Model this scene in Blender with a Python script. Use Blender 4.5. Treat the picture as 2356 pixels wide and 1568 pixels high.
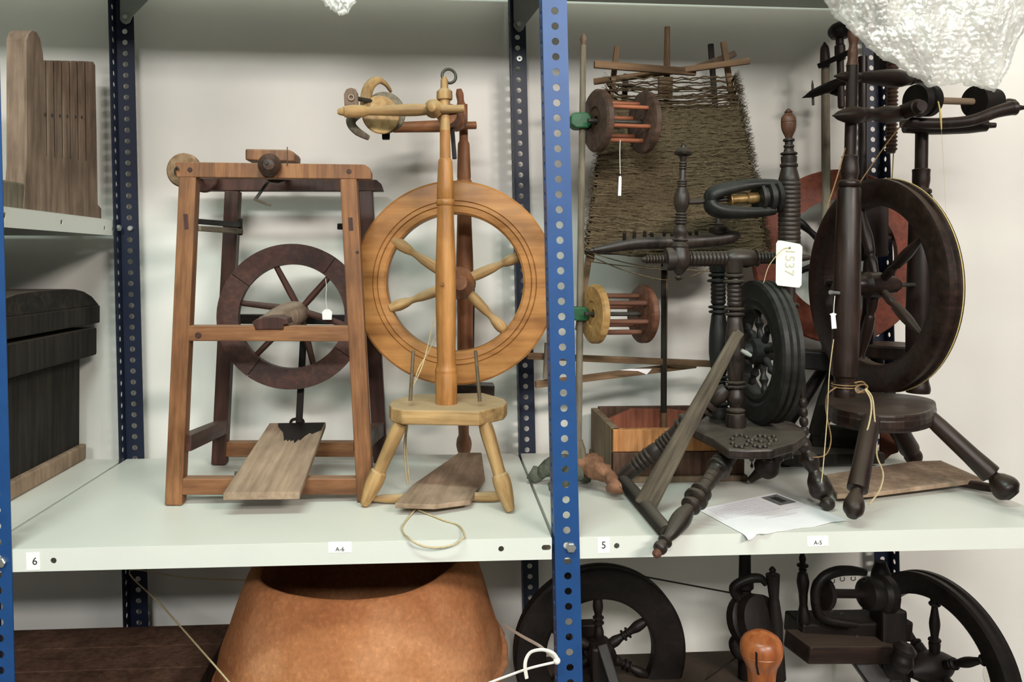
import bpy, bmesh, math, random
from math import sin, cos, pi, radians, sqrt, atan2
from mathutils import Vector, Matrix, noise as mnoise

random.seed(7)
scene = bpy.context.scene
for o in list(bpy.data.objects):
    bpy.data.objects.remove(o)

# ------------------------------------------------------------------ camera
SH = 1.05                      # height of the main shelf top
EYE = 1.504                    # camera height
F, CX, CY = 1867.0, 1149.0, 600.0
YAW, ROLL = radians(4.2), radians(0.2)
FWD = Vector((sin(YAW), cos(YAW), 0))
_r0 = Vector((cos(YAW), -sin(YAW), 0))
_u0 = Vector((0, 0, 1))
RGT = cos(ROLL) * _r0 + sin(ROLL) * _u0
DWN = sin(ROLL) * _r0 - cos(ROLL) * _u0
CAM = Vector((0, 0, EYE))
cd = bpy.data.cameras.new('camera')
cam = bpy.data.objects.new('camera', cd)
scene.collection.objects.link(cam)
cd.sensor_fit = 'HORIZONTAL'
cd.sensor_width = 36.0
cd.lens = 36.0 * F / 2356.0
cd.shift_x = (1178.0 - CX) / 2356.0
cd.shift_y = -(784.0 - CY) / 2356.0
cd.clip_start = 0.02
_m = Matrix((RGT, -DWN, -FWD)).transposed().to_4x4()
_m.translation = CAM
cam.matrix_world = _m
scene.camera = cam

# ------------------------------------------------------------------ world, lamps, exposure
w = bpy.data.worlds.new('world')
scene.world = w
w.use_nodes = True
bg = w.node_tree.nodes['Background']
bg.inputs[0].default_value = (0.93, 1.0, 0.97, 1)
bg.inputs[1].default_value = 0.13


def area(name, loc, target, sx, sy, power, col):
    ld = bpy.data.lights.new(name, 'AREA')
    ld.shape = 'RECTANGLE'
    ld.size, ld.size_y = sx, sy
    ld.energy = power
    ld.color = col
    lo = bpy.data.objects.new(name, ld)
    scene.collection.objects.link(lo)
    lo.location = loc
    d = Vector(target) - Vector(loc)
    lo.rotation_euler = d.to_track_quat('-Z', 'Y').to_euler()
    return lo


area('ceiling_tube_lamp', (-0.35, 0.25, 2.98), (-0.1, 1.7, 1.1), 1.2, 0.16, 34, (0.80, 1.0, 0.91))
area('ceiling_tube_lamp', (1.75, -1.7, 2.98), (0.9, 1.7, 1.2), 1.2, 0.22, 104, (1.0, 0.92, 0.85))
area('ceiling_tube_lamp', (-0.5, -2.6, 2.98), (0.0, 1.7, 1.2), 1.2, 0.22, 90, (1.0, 0.98, 0.95))

scene.view_settings.view_transform = 'Standard'
scene.view_settings.look = 'None'
scene.view_settings.exposure = -0.1
scene.view_settings.gamma = 1.0
scene.view_settings.use_curve_mapping = False


# ------------------------------------------------------------------ geometry helpers
def ray(px, py):
    return FWD + (px - CX) / F * RGT + (py - CY) / F * DWN


def P(px, py, Y):
    r = ray(px, py)
    return CAM + r * (Y / r.y)


def S(px, py, z=SH):
    r = ray(px, py)
    return CAM + r * ((z - EYE) / r.z)


def PX(px, py, X):
    r = ray(px, py)
    return CAM + r * (X / r.x)


def K(p):
    """metres per pixel at a world point"""
    return (p - CAM).dot(FWD) / F


WM = {}


def link(o, M, parent):
    scene.collection.objects.link(o)
    WM[o.name] = M
    if parent is not None:
        o.parent = parent
        o.matrix_parent_inverse = Matrix.Identity(4)
        o.matrix_basis = WM[parent.name].inverted() @ M
    else:
        o.matrix_basis = M
    return o


def tag(o, label=None, cat=None, group=None, kind=None):
    if label: o['label'] = label
    if cat: o['category'] = cat
    if group: o['group'] = group
    if kind: o['kind'] = kind
    return o


def thing(name, label, cat, loc, group=None):
    o = bpy.data.objects.new(name, None)
    o.empty_display_size = 0.05
    link(o, Matrix.Translation(Vector(loc)), None)
    return tag(o, label, cat, group)


def mk(name, verts, faces, mat, parent=None, M=None, smooth=False, bevel=0.0, bseg=2, sharp=35):
    """verts are in the local frame M (or world if M is None)"""
    me = bpy.data.meshes.new(name)
    verts = [Vector(v) for v in verts]
    if M is None:
        if parent is not None:
            M = Matrix.Translation(WM[parent.name].translation)
        else:
            lo = [min(v[i] for v in verts) for i in range(3)]
            hi = [max(v[i] for v in verts) for i in range(3)]
            M = Matrix.Translation(((lo[0] + hi[0]) / 2, (lo[1] + hi[1]) / 2, lo[2]))
        inv = M.inverted()
        verts = [inv @ v for v in verts]
    me.from_pydata(verts, [], faces)
    bm = bmesh.new()
    bm.from_mesh(me)
    bmesh.ops.recalc_face_normals(bm, faces=bm.faces)
    if bevel > 0:
        es = [e for e in bm.edges if len(e.link_faces) == 2 and e.calc_face_angle(0) > radians(30)]
        bmesh.ops.bevel(bm, geom=es, offset=bevel, segments=bseg, affect='EDGES', profile=0.5, clamp_overlap=True)
    if smooth:
        for f in bm.faces: f.smooth = True
        for e in bm.edges:
            if len(e.link_faces) == 2 and e.calc_face_angle(0) > radians(sharp):
                e.smooth = False
    bm.to_mesh(me)
    bm.free()
    me.materials.append(MAT[mat] if isinstance(mat, str) else mat)
    o = bpy.data.objects.new(name, me)
    return link(o, M, parent)


def frame(a, b, h=(0, 1, 0)):
    """matrix with local Z from a to b, origin at a, local Y near h"""
    z = (b - a).normalized()
    h = Vector(h)
    x = h.cross(z)
    if x.length < 1e-4:
        x = Vector((1, 0, 0)).cross(z)
        if x.length < 1e-4: x = Vector((0, 0, 1)).cross(z)
    x.normalize()
    y = z.cross(x)
    M = Matrix((x, y, z)).transposed().to_4x4()
    M.translation = a
    return M


def size(v, k):
    return v * k if v >= 1 else v


def beam(name, a, b, w_, d, mat, parent=None, h=(0, 1, 0), bevel=0.0015, w2=None, d2=None, jit=0.0):
    """bar from a to b; w_ across (perpendicular to h), d along h; sizes below 1 are metres, else pixels"""
    ka, kb = K(a), K(b)
    M = frame(a, b, h)
    L = (b - a).length
    wa, da = size(w_, ka) / 2, size(d, ka) / 2
    wb, db = size(w2 if w2 else w_, kb) / 2, size(d2 if d2 else d, kb) / 2
    v = []
    n = 4 if jit else 1
    for i in range(n + 1):
        t = i / n
        wx, dy = wa + (wb - wa) * t, da + (db - da) * t
        jx = random.uniform(-jit, jit); jy = random.uniform(-jit, jit)
        v += [(-wx + jx, -dy + jy, L * t), (wx + jx, -dy + jy, L * t), (wx + jx, dy + jy, L * t), (-wx + jx, dy + jy, L * t)]
    f = [(3, 2, 1, 0), (4 * n, 4 * n + 1, 4 * n + 2, 4 * n + 3)]
    for i in range(n):
        for j in range(4):
            q = (j + 1) % 4
            f.append((4 * i + j, 4 * i + q, 4 * i + 4 + q, 4 * i + 4 + j))
    return mk(name, v, f, mat, parent, M, bevel=bevel)


def lathe(name, a, b, prof, mat, parent=None, seg=20, px=True, h=(0, 1, 0), smooth=True, wob=0.0):
    """turned shape: prof is [(t along a-b, radius)] in pixels (px) or metres"""
    M = frame(a, b, h)
    L = (b - a).length
    k = (K(a) + K(b)) / 2 if px else 1.0
    v, f = [], []
    for (t, r) in prof:
        r = max(r * k, 1e-5)
        for j in range(seg):
            an = 2 * pi * j / seg
            rr = r * (1 + wob * mnoise.noise(Vector((cos(an) * 2, sin(an) * 2, t * 9 + L * 31)))) if wob else r
            v.append((rr * cos(an), rr * sin(an), L * t))
    n = len(prof)
    for i in range(n - 1):
        for j in range(seg):
            q = (j + 1) % seg
            f.append((i * seg + j, i * seg + q, (i + 1) * seg + q, (i + 1) * seg + j))
    f.append(tuple(range(seg))[::-1])
    f.append(tuple((n - 1) * seg + j for j in range(seg)))
    return mk(name, v, f, mat, parent, M, smooth=smooth)


def sm(prof, n=4):
    """smooth a turned profile (Catmull-Rom)"""
    out = []
    m = len(prof)
    for i in range(m - 1):
        p0, p1, p2, p3 = prof[max(i - 1, 0)], prof[i], prof[i + 1], prof[min(i + 2, m - 1)]
        for s in range(n):
            t = s / n
            r = 0.5 * (2 * p1[1] + (p2[1] - p0[1]) * t + (2 * p0[1] - 5 * p1[1] + 4 * p2[1] - p3[1]) * t * t + (3 * p1[1] - p0[1] - 3 * p2[1] + p3[1]) * t ** 3)
            out.append((p1[0] + (p2[0] - p1[0]) * t, max(r, 0.01)))
    out.append(prof[-1])
    return out


def bead(t, w, r0, r1):
    """a rounded ring on a turned profile, centred at t"""
    return [(t - w, r0), (t - w * .8, r0 + (r1 - r0) * .6), (t - w * .35, r1), (t + w * .35, r1), (t + w * .8, r0 + (r1 - r0) * .6), (t + w, r0)]


def rings(t0, t1, n, r0, r1):
    out = []
    d = (t1 - t0) / n
    for i in range(n):
        out += bead(t0 + d * (i + .5), d * .5, r0, r1)
    return out


def catmull(pts, n=6, closed=False):
    out = []
    m = len(pts)
    rng = m if closed else m - 1
    for i in range(rng):
        if closed:
            p0, p1, p2, p3 = pts[(i - 1) % m], pts[i], pts[(i + 1) % m], pts[(i + 2) % m]
        else:
            p0, p1, p2, p3 = pts[max(i - 1, 0)], pts[i], pts[i + 1], pts[min(i + 2, m - 1)]
        for s in range(n):
            t = s / n
            out.append(0.5 * (2 * p1 + (p2 - p0) * t + (2 * p0 - 5 * p1 + 4 * p2 - p3) * t * t + (3 * p1 - p0 - 3 * p2 + p3) * t ** 3))
    if not closed: out.append(pts[-1])
    return out


def tube_geo(pts, rad, seg=8, closed=False, flat=1.0):
    v, f = [], []
    n = len(pts)
    up = None
    for i, p in enumerate(pts):
        if closed: d = pts[(i + 1) % n] - pts[i - 1]
        else: d = pts[min(i + 1, n - 1)] - pts[max(i - 1, 0)]
        if d.length < 1e-9: d = Vector((0, 0, 1))
        d.normalize()
        if up is None:
            up = Vector((0, 1, 0)) if abs(d.y) < .9 else Vector((1, 0, 0))
        x = up.cross(d)
        if x.length < 1e-5: x = Vector((1, 0, 0))
        x.normalize()
        up = d.cross(x)
        r = rad[i] if isinstance(rad, (list, tuple)) else rad
        for j in range(seg):
            an = 2 * pi * j / seg
            v.append(p + x * (r * cos(an)) + up * (r * flat * sin(an)))
    m = n if closed else n - 1
    for i in range(m):
        for j in range(seg):
            q = (j + 1) % seg
            i2 = (i + 1) % n
            f.append((i * seg + j, i * seg + q, i2 * seg + q, i2 * seg + j))
    if not closed:
        f.append(tuple(range(seg))[::-1])
        f.append(tuple((n - 1) * seg + j for j in range(seg)))
    return v, f


def tube(name, pts, rad, mat, parent=None, seg=8, closed=False, n=6, flat=1.0, rough=0.0, zmin=None):
    """round rod along a smooth curve; radius metres (or px when >=0.5)"""
    pts = [Vector(p) for p in pts]
    if isinstance(rad, (list, tuple)):
        rads = [r * K(p) if r >= .5 else r for r, p in zip(rad, pts)]
        if n > 1:
            rr = []
            for i in range(len(rads) - 1):
                for s in range(n): rr.append(rads[i] + (rads[i + 1] - rads[i]) * s / n)
            rr.append(rads[-1])
            rads = rr
    else:
        rads = rad * K(pts[0]) if rad >= .5 else rad
    if n > 1: pts = catmull(pts, n, closed)
    v, f = tube_geo(pts, rads, seg, closed, flat)
    if rough:
        v = [p + Vector(mnoise.noise_vector(p * 45)) * rough + Vector(mnoise.noise_vector(p * 110)) * rough * .5 for p in v]
        if zmin is not None:
            v = [Vector((p.x, p.y, max(p.z, zmin))) for p in v]
    return mk(name, v, f, mat, parent, smooth=True, sharp=70)


def prism(name, poly, ext, mat, parent=None, bevel=0.0015, M=None, smooth=False):
    """flat polygon (world points) pushed along vector ext"""
    n = len(poly)
    ext = Vector(ext)
    v = [Vector(p) for p in poly] + [Vector(p) + ext for p in poly]
    f = [tuple(range(n)), tuple(range(2 * n - 1, n - 1, -1))]
    for i in range(n):
        q = (i + 1) % n
        f.append((i, q, n + q, n + i))
    if M is not None:
        inv = M.inverted()
        v = [inv @ p for p in v]
    return mk(name, v, f, mat, parent, M=M, bevel=bevel, smooth=smooth)


def boxw(name, x0, x1, y0, y1, z0, z1, mat, parent=None, bevel=0.0015):
    return prism(name, [Vector((x0, y0, z0)), Vector((x1, y0, z0)), Vector((x1, y1, z0)), Vector((x0, y1, z0))], (0, 0, z1 - z0), mat, parent, bevel)


def ring(name, c, axis, prof, mat, parent=None, seg=64, shape=None, h=(0, 0, 1), a0=0.0, a1=2 * pi, smooth=True, sharp=35):
    """closed profile [(radius, height)] in metres swept round axis at c; shape(angle) scales the radius"""
    M = frame(c, c + Vector(axis), h)
    v, f = [], []
    n = len(prof)
    full = abs(a1 - a0 - 2 * pi) < 1e-6
    m = seg if full else seg + 1
    for i in range(m):
        an = a0 + (a1 - a0) * i / seg
        for (r, z) in prof:
            rr = shape(an, r) if shape else r
            v.append((rr * cos(an), rr * sin(an), z))
    for i in range(seg):
        i2 = (i + 1) % m
        for j in range(n):
            q = (j + 1) % n
            f.append((i * n + j, i * n + q, i2 * n + q, i2 * n + j))
    if not full:
        f.append(tuple(range(n))[::-1])
        f.append(tuple((m - 1) * n + j for j in range(n)))
    return mk(name, v, f, mat, parent, M, smooth=smooth, sharp=sharp)


def disc(name, c, axis, r, t, mat, parent=None, seg=32, edge=0.002, hole=0.0):
    """round plate of radius r, thickness t, centre c, softened edge"""
    a = Vector(axis).normalized()
    if hole > 0:
        e = edge
        return ring(name, c, a, [(hole, -t / 2), (r - e, -t / 2), (r, -t / 2 + e), (r, t / 2 - e), (r - e, t / 2), (hole, t / 2)], mat, parent, seg)
    p0, p1 = c - a * t / 2, c + a * t / 2
    e = edge / t
    return lathe(name, p0, p1, [(0, .0005), (0, r - edge), (e, r), (1 - e, r), (1, r - edge), (1, .0005)], mat, parent, seg, px=False, h=(0, 0, 1))


def ball(name, c, r, mat, parent=None, seg=14, squash=1.0):
    pr = []
    n = 9
    for i in range(n + 1):
        t = i / n
        pr.append(((1 - cos(pi * t)) / 2, r * sin(pi * t) + 1e-5))
    return lathe(name, c - Vector((0, 0, r * squash)), c + Vector((0, 0, r * squash)), pr, mat, parent, seg, px=False)


def text(name, body, loc, sz, mat, parent, rot, ext=0.0002):
    cu = bpy.data.curves.new(name, 'FONT')
    cu.body = body
    cu.size = sz
    cu.align_x = 'CENTER'
    cu.align_y = 'CENTER'
    cu.extrude = ext
    to = bpy.data.objects.new('tmp', cu)
    scene.collection.objects.link(to)
    dg = bpy.context.evaluated_depsgraph_get()
    me = bpy.data.meshes.new_from_object(to.evaluated_get(dg))
    bpy.data.objects.remove(to)
    me.name = name
    me.materials.clear()
    me.materials.append(MAT[mat])
    o = bpy.data.objects.new(name, me)
    M = Matrix.Translation(loc) @ rot.to_4x4()
    return link(o, M, parent)


def perforated(outer, holes, thick, M, name, mat, parent):
    """plate in local XY with round or slot holes, thickness along local Z"""
    bm = bmesh.new()
    es = []

    def loop(pts):
        vs = [bm.verts.new((p[0], p[1], 0)) for p in pts]
        for i in range(len(vs)):
            es.append(bm.edges.new((vs[i], vs[(i + 1) % len(vs)])))
    loop(outer)
    for (hx, hy, rx, ry) in holes:
        pts = []
        for i in range(14):
            an = 2 * pi * i / 14
            ox = (rx - ry) if rx > ry else 0
            pts.append((hx + ry * cos(an) + (ox if cos(an) > 0 else -ox), hy + ry * sin(an)) if rx > ry else (hx + rx * cos(an), hy + ry * sin(an)))
        loop(pts)
    bmesh.ops.triangle_fill(bm, use_beauty=True, use_dissolve=False, edges=es)
    r = bmesh.ops.extrude_face_region(bm, geom=list(bm.faces))
    for g in r['geom']:
        if isinstance(g, bmesh.types.BMVert): g.co.z += thick
    bmesh.ops.recalc_face_normals(bm, faces=bm.faces)
    me = bpy.data.meshes.new(name)
    bm.to_mesh(me)
    bm.free()
    me.materials.append(MAT[mat])
    return link(bpy.data.objects.new(name, me), M, parent)


# ------------------------------------------------------------------ materials
def srgb(r, g, b):
    def c(u):
        u /= 255.0
        return u / 12.92 if u <= .04045 else ((u + .055) / 1.055) ** 2.4
    return (c(r), c(g), c(b), 1)


MAT = {}


def base(name, rough=.6, spec=.4):
    m = bpy.data.materials.new(name)
    m.use_nodes = True
    nt = m.node_tree
    b = nt.nodes['Principled BSDF']
    b.inputs['Roughness'].default_value = rough
    b.inputs['Specular IOR Level'].default_value = spec
    MAT[name] = m
    return m, nt, b


def coords(nt, scale, rnd=True):
    tc = nt.nodes.new('ShaderNodeTexCoord')
    mp = nt.nodes.new('ShaderNodeMapping')
    mp.inputs['Scale'].default_value = scale
    if rnd:
        oi = nt.nodes.new('ShaderNodeObjectInfo')
        ml = nt.nodes.new('ShaderNodeVectorMath')
        ml.operation = 'MULTIPLY_ADD'
        ml.inputs[0].default_value = (1, 1, 1)
        sc_ = nt.nodes.new('ShaderNodeMath'); sc_.operation = 'MULTIPLY'; sc_.inputs[1].default_value = 37.0
        nt.links.new(oi.outputs['Random'], sc_.inputs[0])
        nt.links.new(sc_.outputs[0], ml.inputs[1])
        nt.links.new(tc.outputs['Object'], ml.inputs[2])
        nt.links.new(ml.outputs[0], mp.inputs['Vector'])
    else:
        nt.links.new(tc.outputs['Object'], mp.inputs['Vector'])
    return mp


def noise_tex(nt, vec, scale, detail=5, rough=.6):
    n = nt.nodes.new('ShaderNodeTexNoise')
    n.inputs['Scale'].default_value = scale
    n.inputs['Detail'].default_value = detail
    n.inputs['Roughness'].default_value = rough
    nt.links.new(vec.outputs[0], n.inputs['Vector'])
    return n


def ramp(nt, fac, stops):
    r = nt.nodes.new('ShaderNodeValToRGB')
    el = r.color_ramp.elements
    el[0].position, el[0].color = stops[0]
    el[1].position, el[1].color = stops[-1]
    for p, c in stops[1:-1]:
        e = el.new(p); e.color = c
    nt.links.new(fac, r.inputs[0])
    return r


def mixc(nt, fac, a, b, mode='MIX'):
    m = nt.nodes.new('ShaderNodeMix')
    m.data_type = 'RGBA'
    m.blend_type = mode
    if isinstance(fac, float): m.inputs['Factor'].default_value = fac
    else: nt.links.new(fac, m.inputs['Factor'])
    for s, i in ((a, 6), (b, 7)):
        if isinstance(s, tuple): m.inputs[i].default_value = s
        else: nt.links.new(s, m.inputs[i])
    return m.outputs[2]


def bump(nt, b, h, strength, dist):
    bp = nt.nodes.new('ShaderNodeBump')
    bp.inputs['Strength'].default_value = strength
    bp.inputs['Distance'].default_value = dist
    nt.links.new(h, bp.inputs['Height'])
    nt.links.new(bp.outputs[0], b.inputs['Normal'])


def dust(nt, col, dcol, amount):
    """settled dust on upward faces"""
    g = nt.nodes.new('ShaderNodeNewGeometry')
    sx = nt.nodes.new('ShaderNodeSeparateXYZ')
    nt.links.new(g.outputs['Normal'], sx.inputs[0])
    mr = nt.nodes.new('ShaderNodeMapRange')
    mr.inputs[1].default_value, mr.inputs[2].default_value = .45, 1.0
    mr.inputs[3].default_value, mr.inputs[4].default_value = 0, amount
    nt.links.new(sx.outputs[2], mr.inputs[0])
    return mixc(nt, mr.outputs[0], col, dcol)


def wood(name, dark, mid, light, rough=.55, spec=.35, grain=1.0, dustc=None, dusta=0.0, axis=2):
    m, nt, b = base(name, rough, spec)
    gs = [1, 1, 1]; gs[axis] = .07
    mp = coords(nt, tuple(gs))
    n1 = noise_tex(nt, mp, 85 * grain, 6, .65)
    gs[axis] = .5
    mp2 = coords(nt, tuple(gs))
    n2 = noise_tex(nt, mp2, 16, 3, .6)
    r = ramp(nt, n1.outputs[0], [(.28, srgb(*dark)), (.5, srgb(*mid)), (.74, srgb(*light))])
    r2 = ramp(nt, n2.outputs[0], [(.3, (.62, .6, .58, 1)), (.62, (1.12, 1.1, 1.08, 1))])
    c = mixc(nt, 1.0, r.outputs[0], r2.outputs[0], 'MULTIPLY')
    if dusta: c = dust(nt, c, srgb(*dustc), dusta)
    nt.links.new(c, b.inputs['Base Color'])
    rr = ramp(nt, n2.outputs[0], [(.3, (rough - .1,) * 3 + (1,)), (.7, (min(rough + .15, 1),) * 3 + (1,))])
    nt.links.new(rr.outputs[0], b.inputs['Roughness'])
    bump(nt, b, n1.outputs[0], .25, .0012)
    return m


def plain(name, col, rough=.6, spec=.4, var=.12, scale=30, bumpd=0.0, metal=0.0, dustc=None, dusta=0.0):
    m, nt, b = base(name, rough, spec)
    mp = coords(nt, (1, 1, 1))
    n = noise_tex(nt, mp, scale, 4, .6)
    r = ramp(nt, n.outputs[0], [(.3, (1 - var,) * 3 + (1,)), (.7, (1 + var * .5,) * 3 + (1,))])
    c = mixc(nt, 1.0, srgb(*col), r.outputs[0], 'MULTIPLY')
    if dusta: c = dust(nt, c, srgb(*dustc), dusta)
    nt.links.new(c, b.inputs['Base Color'])
    b.inputs['Metallic'].default_value = metal
    if bumpd: bump(nt, b, n.outputs[0], .5, bumpd)
    return m


plain('wall_paint', (227, 225, 219), .92, .15, .05, 3.0)
plain('plaster', (212, 210, 202), .95, .1, .05, 8)
plain('floor_grey', (120, 118, 112), .7, .3, .15, 4)
plain('shelf_paint', (214, 217, 209), .42, .5, .04, 5, dustc=(214, 208, 198), dusta=.25)
plain('hole_edge', (60, 60, 55), .8)
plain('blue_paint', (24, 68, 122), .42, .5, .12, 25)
plain('blue_paint_shaded', (12, 24, 48), .5, .45, .15, 25)  # rear posts: the same blue, with their shade put into the colour
plain('grey_plate', (150, 156, 150), .5, .5, .1, 30)
plain('zinc', (190, 192, 190), .35, .5, .15, 60, metal=.8)
plain('iron', (70, 68, 62), .5, .5, .25, 60, metal=.5)
plain('rod_metal', (120, 105, 85), .45, .5, .3, 60, metal=.4)
plain('black_iron', (24, 22, 20), .55, .5, .2, 60)
plain('sticker', (250, 249, 240), .6, .3, .02)
plain('card', (238, 236, 216), .7, .3, .03)
plain('paper', (238, 238, 240), .8, .2, .03)
plain('ink', (45, 45, 45), .8, .1, .05)
plain('pencil', (190, 188, 170), .8, .1, .05)
plain('faint_ink', (205, 205, 212), .8, .1, .05)
plain('photo_print', (120, 122, 120), .5, .3, .5, 90)
plain('photo_dark', (50, 50, 50), .5, .3, .2, 90)
plain('string_pale', (196, 178, 140), .9, .1, .25, 300)
plain('string_white', (226, 222, 214), .85, .15, .1, 300)
plain('string_brown', (140, 112, 80), .9, .1, .3, 300)
plain('string_dark', (40, 34, 30), .9, .1, .3, 300)
plain('string_gold', (206, 182, 120), .8, .2, .2, 300)
plain('yarn', (84, 72, 55), .95, .1, .4, 160)
plain('yarn_light', (104, 91, 71), .95, .1, .5, 160)
plain('yarn_felt', (92, 80, 62), .97, .05, .35, 260, bumpd=.002)
plain('green_paint', (24, 84, 48), .5, .45, .3, 70)
plain('brass', (128, 102, 60), .45, .5, .4, 60, metal=.4)
plain('leather_red', (90, 46, 30), .7, .3, .3, 60)
plain('kraft', (168, 140, 100), .85, .15, .1, 60)
plain('tape_white', (236, 232, 224), .6, .3, .05)
plain('bark', (92, 96, 84), .9, .2, .5, 70, bumpd=.003)
plain('bark_red', (130, 94, 72), .75, .3, .4, 60, bumpd=.002)
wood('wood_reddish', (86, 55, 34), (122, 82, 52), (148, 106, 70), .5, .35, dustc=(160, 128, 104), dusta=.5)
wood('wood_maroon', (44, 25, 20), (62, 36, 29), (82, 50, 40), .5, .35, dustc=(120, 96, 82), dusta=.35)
wood('wood_dusty', (124, 106, 90), (148, 128, 109), (166, 146, 127), .85, .15, .8)
wood('wood_honey', (132, 86, 44), (162, 112, 60), (182, 134, 80), .42, .4, .8, dustc=(190, 165, 125), dusta=.4)
wood('wood_honey_rim', (132, 86, 44), (162, 112, 60), (178, 130, 78), .42, .4, .5, axis=0)
wood('wood_pale', (128, 98, 62), (164, 132, 88), (186, 156, 110), .55, .3, .9, dustc=(176, 160, 130), dusta=.65)
wood('wood_honey_dark', (100, 62, 38), (130, 84, 54), (152, 104, 70), .5, .35)
wood('wood_grey', (92, 78, 66), (124, 106, 92), (150, 132, 116), .85, .2, .7, dustc=(160, 148, 132), dusta=.3)
wood('wood_dark', (22, 14, 11), (36, 23, 18), (54, 36, 29), .42, .35, dustc=(104, 92, 80), dusta=.4)
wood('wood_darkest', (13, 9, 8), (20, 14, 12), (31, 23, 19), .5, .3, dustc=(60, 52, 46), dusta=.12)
wood('wood_ebony', (24, 18, 15), (40, 32, 27), (60, 50, 43), .42, .4, dustc=(110, 104, 94), dusta=.4)
wood('wood_black', (15, 15, 14), (25, 25, 23), (40, 39, 36), .52, .4, dustc=(92, 96, 92), dusta=.3)
wood('wood_oldblack', (30, 28, 25), (44, 41, 37), (60, 56, 50), .85, .2, .8, dustc=(112, 104, 94), dusta=.5)
wood('wood_red', (88, 40, 26), (112, 54, 36), (128, 66, 46), .5, .35)
wood('wood_weathered', (88, 82, 70), (118, 110, 96), (140, 132, 116), .85, .2, 1.2)
wood('wood_lever', (62, 56, 48), (86, 79, 68), (108, 100, 88), .85, .2, 1.2)
wood('wood_stick', (92, 72, 52), (120, 96, 72), (144, 120, 94), .7, .25)
wood('wood_spool', (66, 42, 32), (90, 58, 44), (112, 76, 58), .45, .4)
wood('wood_spool_dark', (52, 39, 32), (72, 54, 45), (92, 71, 60), .5, .35)
wood('wood_spool_pale', (136, 104, 60), (164, 130, 80), (186, 152, 104), .45, .4)
wood('wood_rod_red', (112, 62, 40), (138, 80, 54), (160, 102, 72), .45, .4)
wood('wood_crate', (150, 98, 56), (184, 128, 80), (204, 152, 104), .7, .25)
wood('wood_crate_red', (110, 62, 46), (138, 82, 62), (158, 104, 80), .7, .25)
wood('wood_crate_brown', (66, 48, 38), (86, 64, 52), (104, 80, 66), .75, .2)
wood('wood_crate_side', (104, 90, 72), (128, 112, 92), (146, 130, 108), .8, .2)
wood('wood_orange', (138, 74, 38), (170, 98, 54), (190, 120, 74), .42, .45, .7)


def clay():
    m, nt, b = base('clay', .85, .2)
    mp = coords(nt, (1, 1, 1), False)
    n1 = noise_tex(nt, mp, 5, 5, .6)
    n2 = noise_tex(nt, mp, 120, 3, .6)
    r = ramp(nt, n1.outputs[0], [(.3, srgb(146, 90, 54)), (.5, srgb(172, 114, 74)), (.72, srgb(196, 142, 102))])
    r2 = ramp(nt, n2.outputs[0], [(.3, (.8, .8, .8, 1)), (.6, (1, 1, 1, 1)), (.74, (1.25, 1.25, 1.25, 1))])
    c = mixc(nt, 1.0, r.outputs[0], r2.outputs[0], 'MULTIPLY')
    nt.links.new(c, b.inputs['Base Color'])
    bump(nt, b, n2.outputs[0], .4, .002)


clay()


def wrap():
    m, nt, b = base('bubble_wrap', .08, .8)
    b.inputs['Base Color'].default_value = (.95, .94, .90, 1)
    mp = coords(nt, (1, 1, 1), False)
    vo = nt.nodes.new('ShaderNodeTexVoronoi')
    vo.inputs['Scale'].default_value = 120
    nt.links.new(mp.outputs[0], vo.inputs['Vector'])
    n = noise_tex(nt, mp, 140, 5, .7)
    ad = nt.nodes.new('ShaderNodeMath'); ad.operation = 'SUBTRACT'
    nt.links.new(n.outputs[0], ad.inputs[0]); nt.links.new(vo.outputs['Distance'], ad.inputs[1])
    bump(nt, b, ad.outputs[0], .5, .002)
    out = nt.nodes['Material Output']
    tr = nt.nodes.new('ShaderNodeBsdfTransparent')
    tr.inputs[0].default_value = (.97, .97, .96, 1)
    tl = nt.nodes.new('ShaderNodeBsdfTranslucent')
    tl.inputs[0].default_value = (.9, .89, .84, 1)
    gl = nt.nodes.new('ShaderNodeBsdfGlossy')
    gl.inputs['Roughness'].default_value = .12
    for sh in (gl, tl):
        nt.links.new(b.inputs['Normal'].links[0].from_socket, sh.inputs['Normal'])
    m1 = nt.nodes.new('ShaderNodeMixShader'); m1.inputs[0].default_value = .4
    nt.links.new(b.outputs[0], m1.inputs[1]); nt.links.new(tl.outputs[0], m1.inputs[2])
    mg = nt.nodes.new('ShaderNodeMixShader'); mg.inputs[0].default_value = .35
    nt.links.new(m1.outputs[0], mg.inputs[1]); nt.links.new(gl.outputs[0], mg.inputs[2])
    m2 = nt.nodes.new('ShaderNodeMixShader')
    n3 = noise_tex(nt, mp, 9, 3, .6)
    rr = ramp(nt, n3.outputs[0], [(.38, (.34, .34, .34, 1)), (.62, (.78, .78, .78, 1))])
    nt.links.new(rr.outputs[0], m2.inputs[0])
    nt.links.new(mg.outputs[0], m2.inputs[1]); nt.links.new(tr.outputs[0], m2.inputs[2])
    nt.links.new(m2.outputs[0], out.inputs[0])


wrap()


# ------------------------------------------------------------------ the room
def slab(name, x0, x1, y0, y1, z0, z1, mat):
    return tag(boxw(name, x0, x1, y0, y1, z0, z1, mat, None, 0), kind='structure')


slab('floor', -4, 5, -5, 2.05, -.1, 0, 'floor_grey')
slab('wall_back', -4, 5, 1.955, 2.05, 0, 3.2, 'wall_paint')
disc('plaster_patch', P(2298, 1546, 1.9545), (0, 1, 0), .043, .0012, 'plaster', bpy.data.objects['wall_back'], 32, .0005)
slab('ceiling', -4, 5, -5, 2.05, 3.2, 3.3, 'wall_paint')

# ------------------------------------------------------------------ shelving rack
LEAN = 0.027
rack = thing('shelving_rack', 'perforated blue metal posts with cream grey shelves along the wall', 'shelving', (.19, 1.6, 0))
PITCH, FW, TH_ = .025, .041, .002


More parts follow.
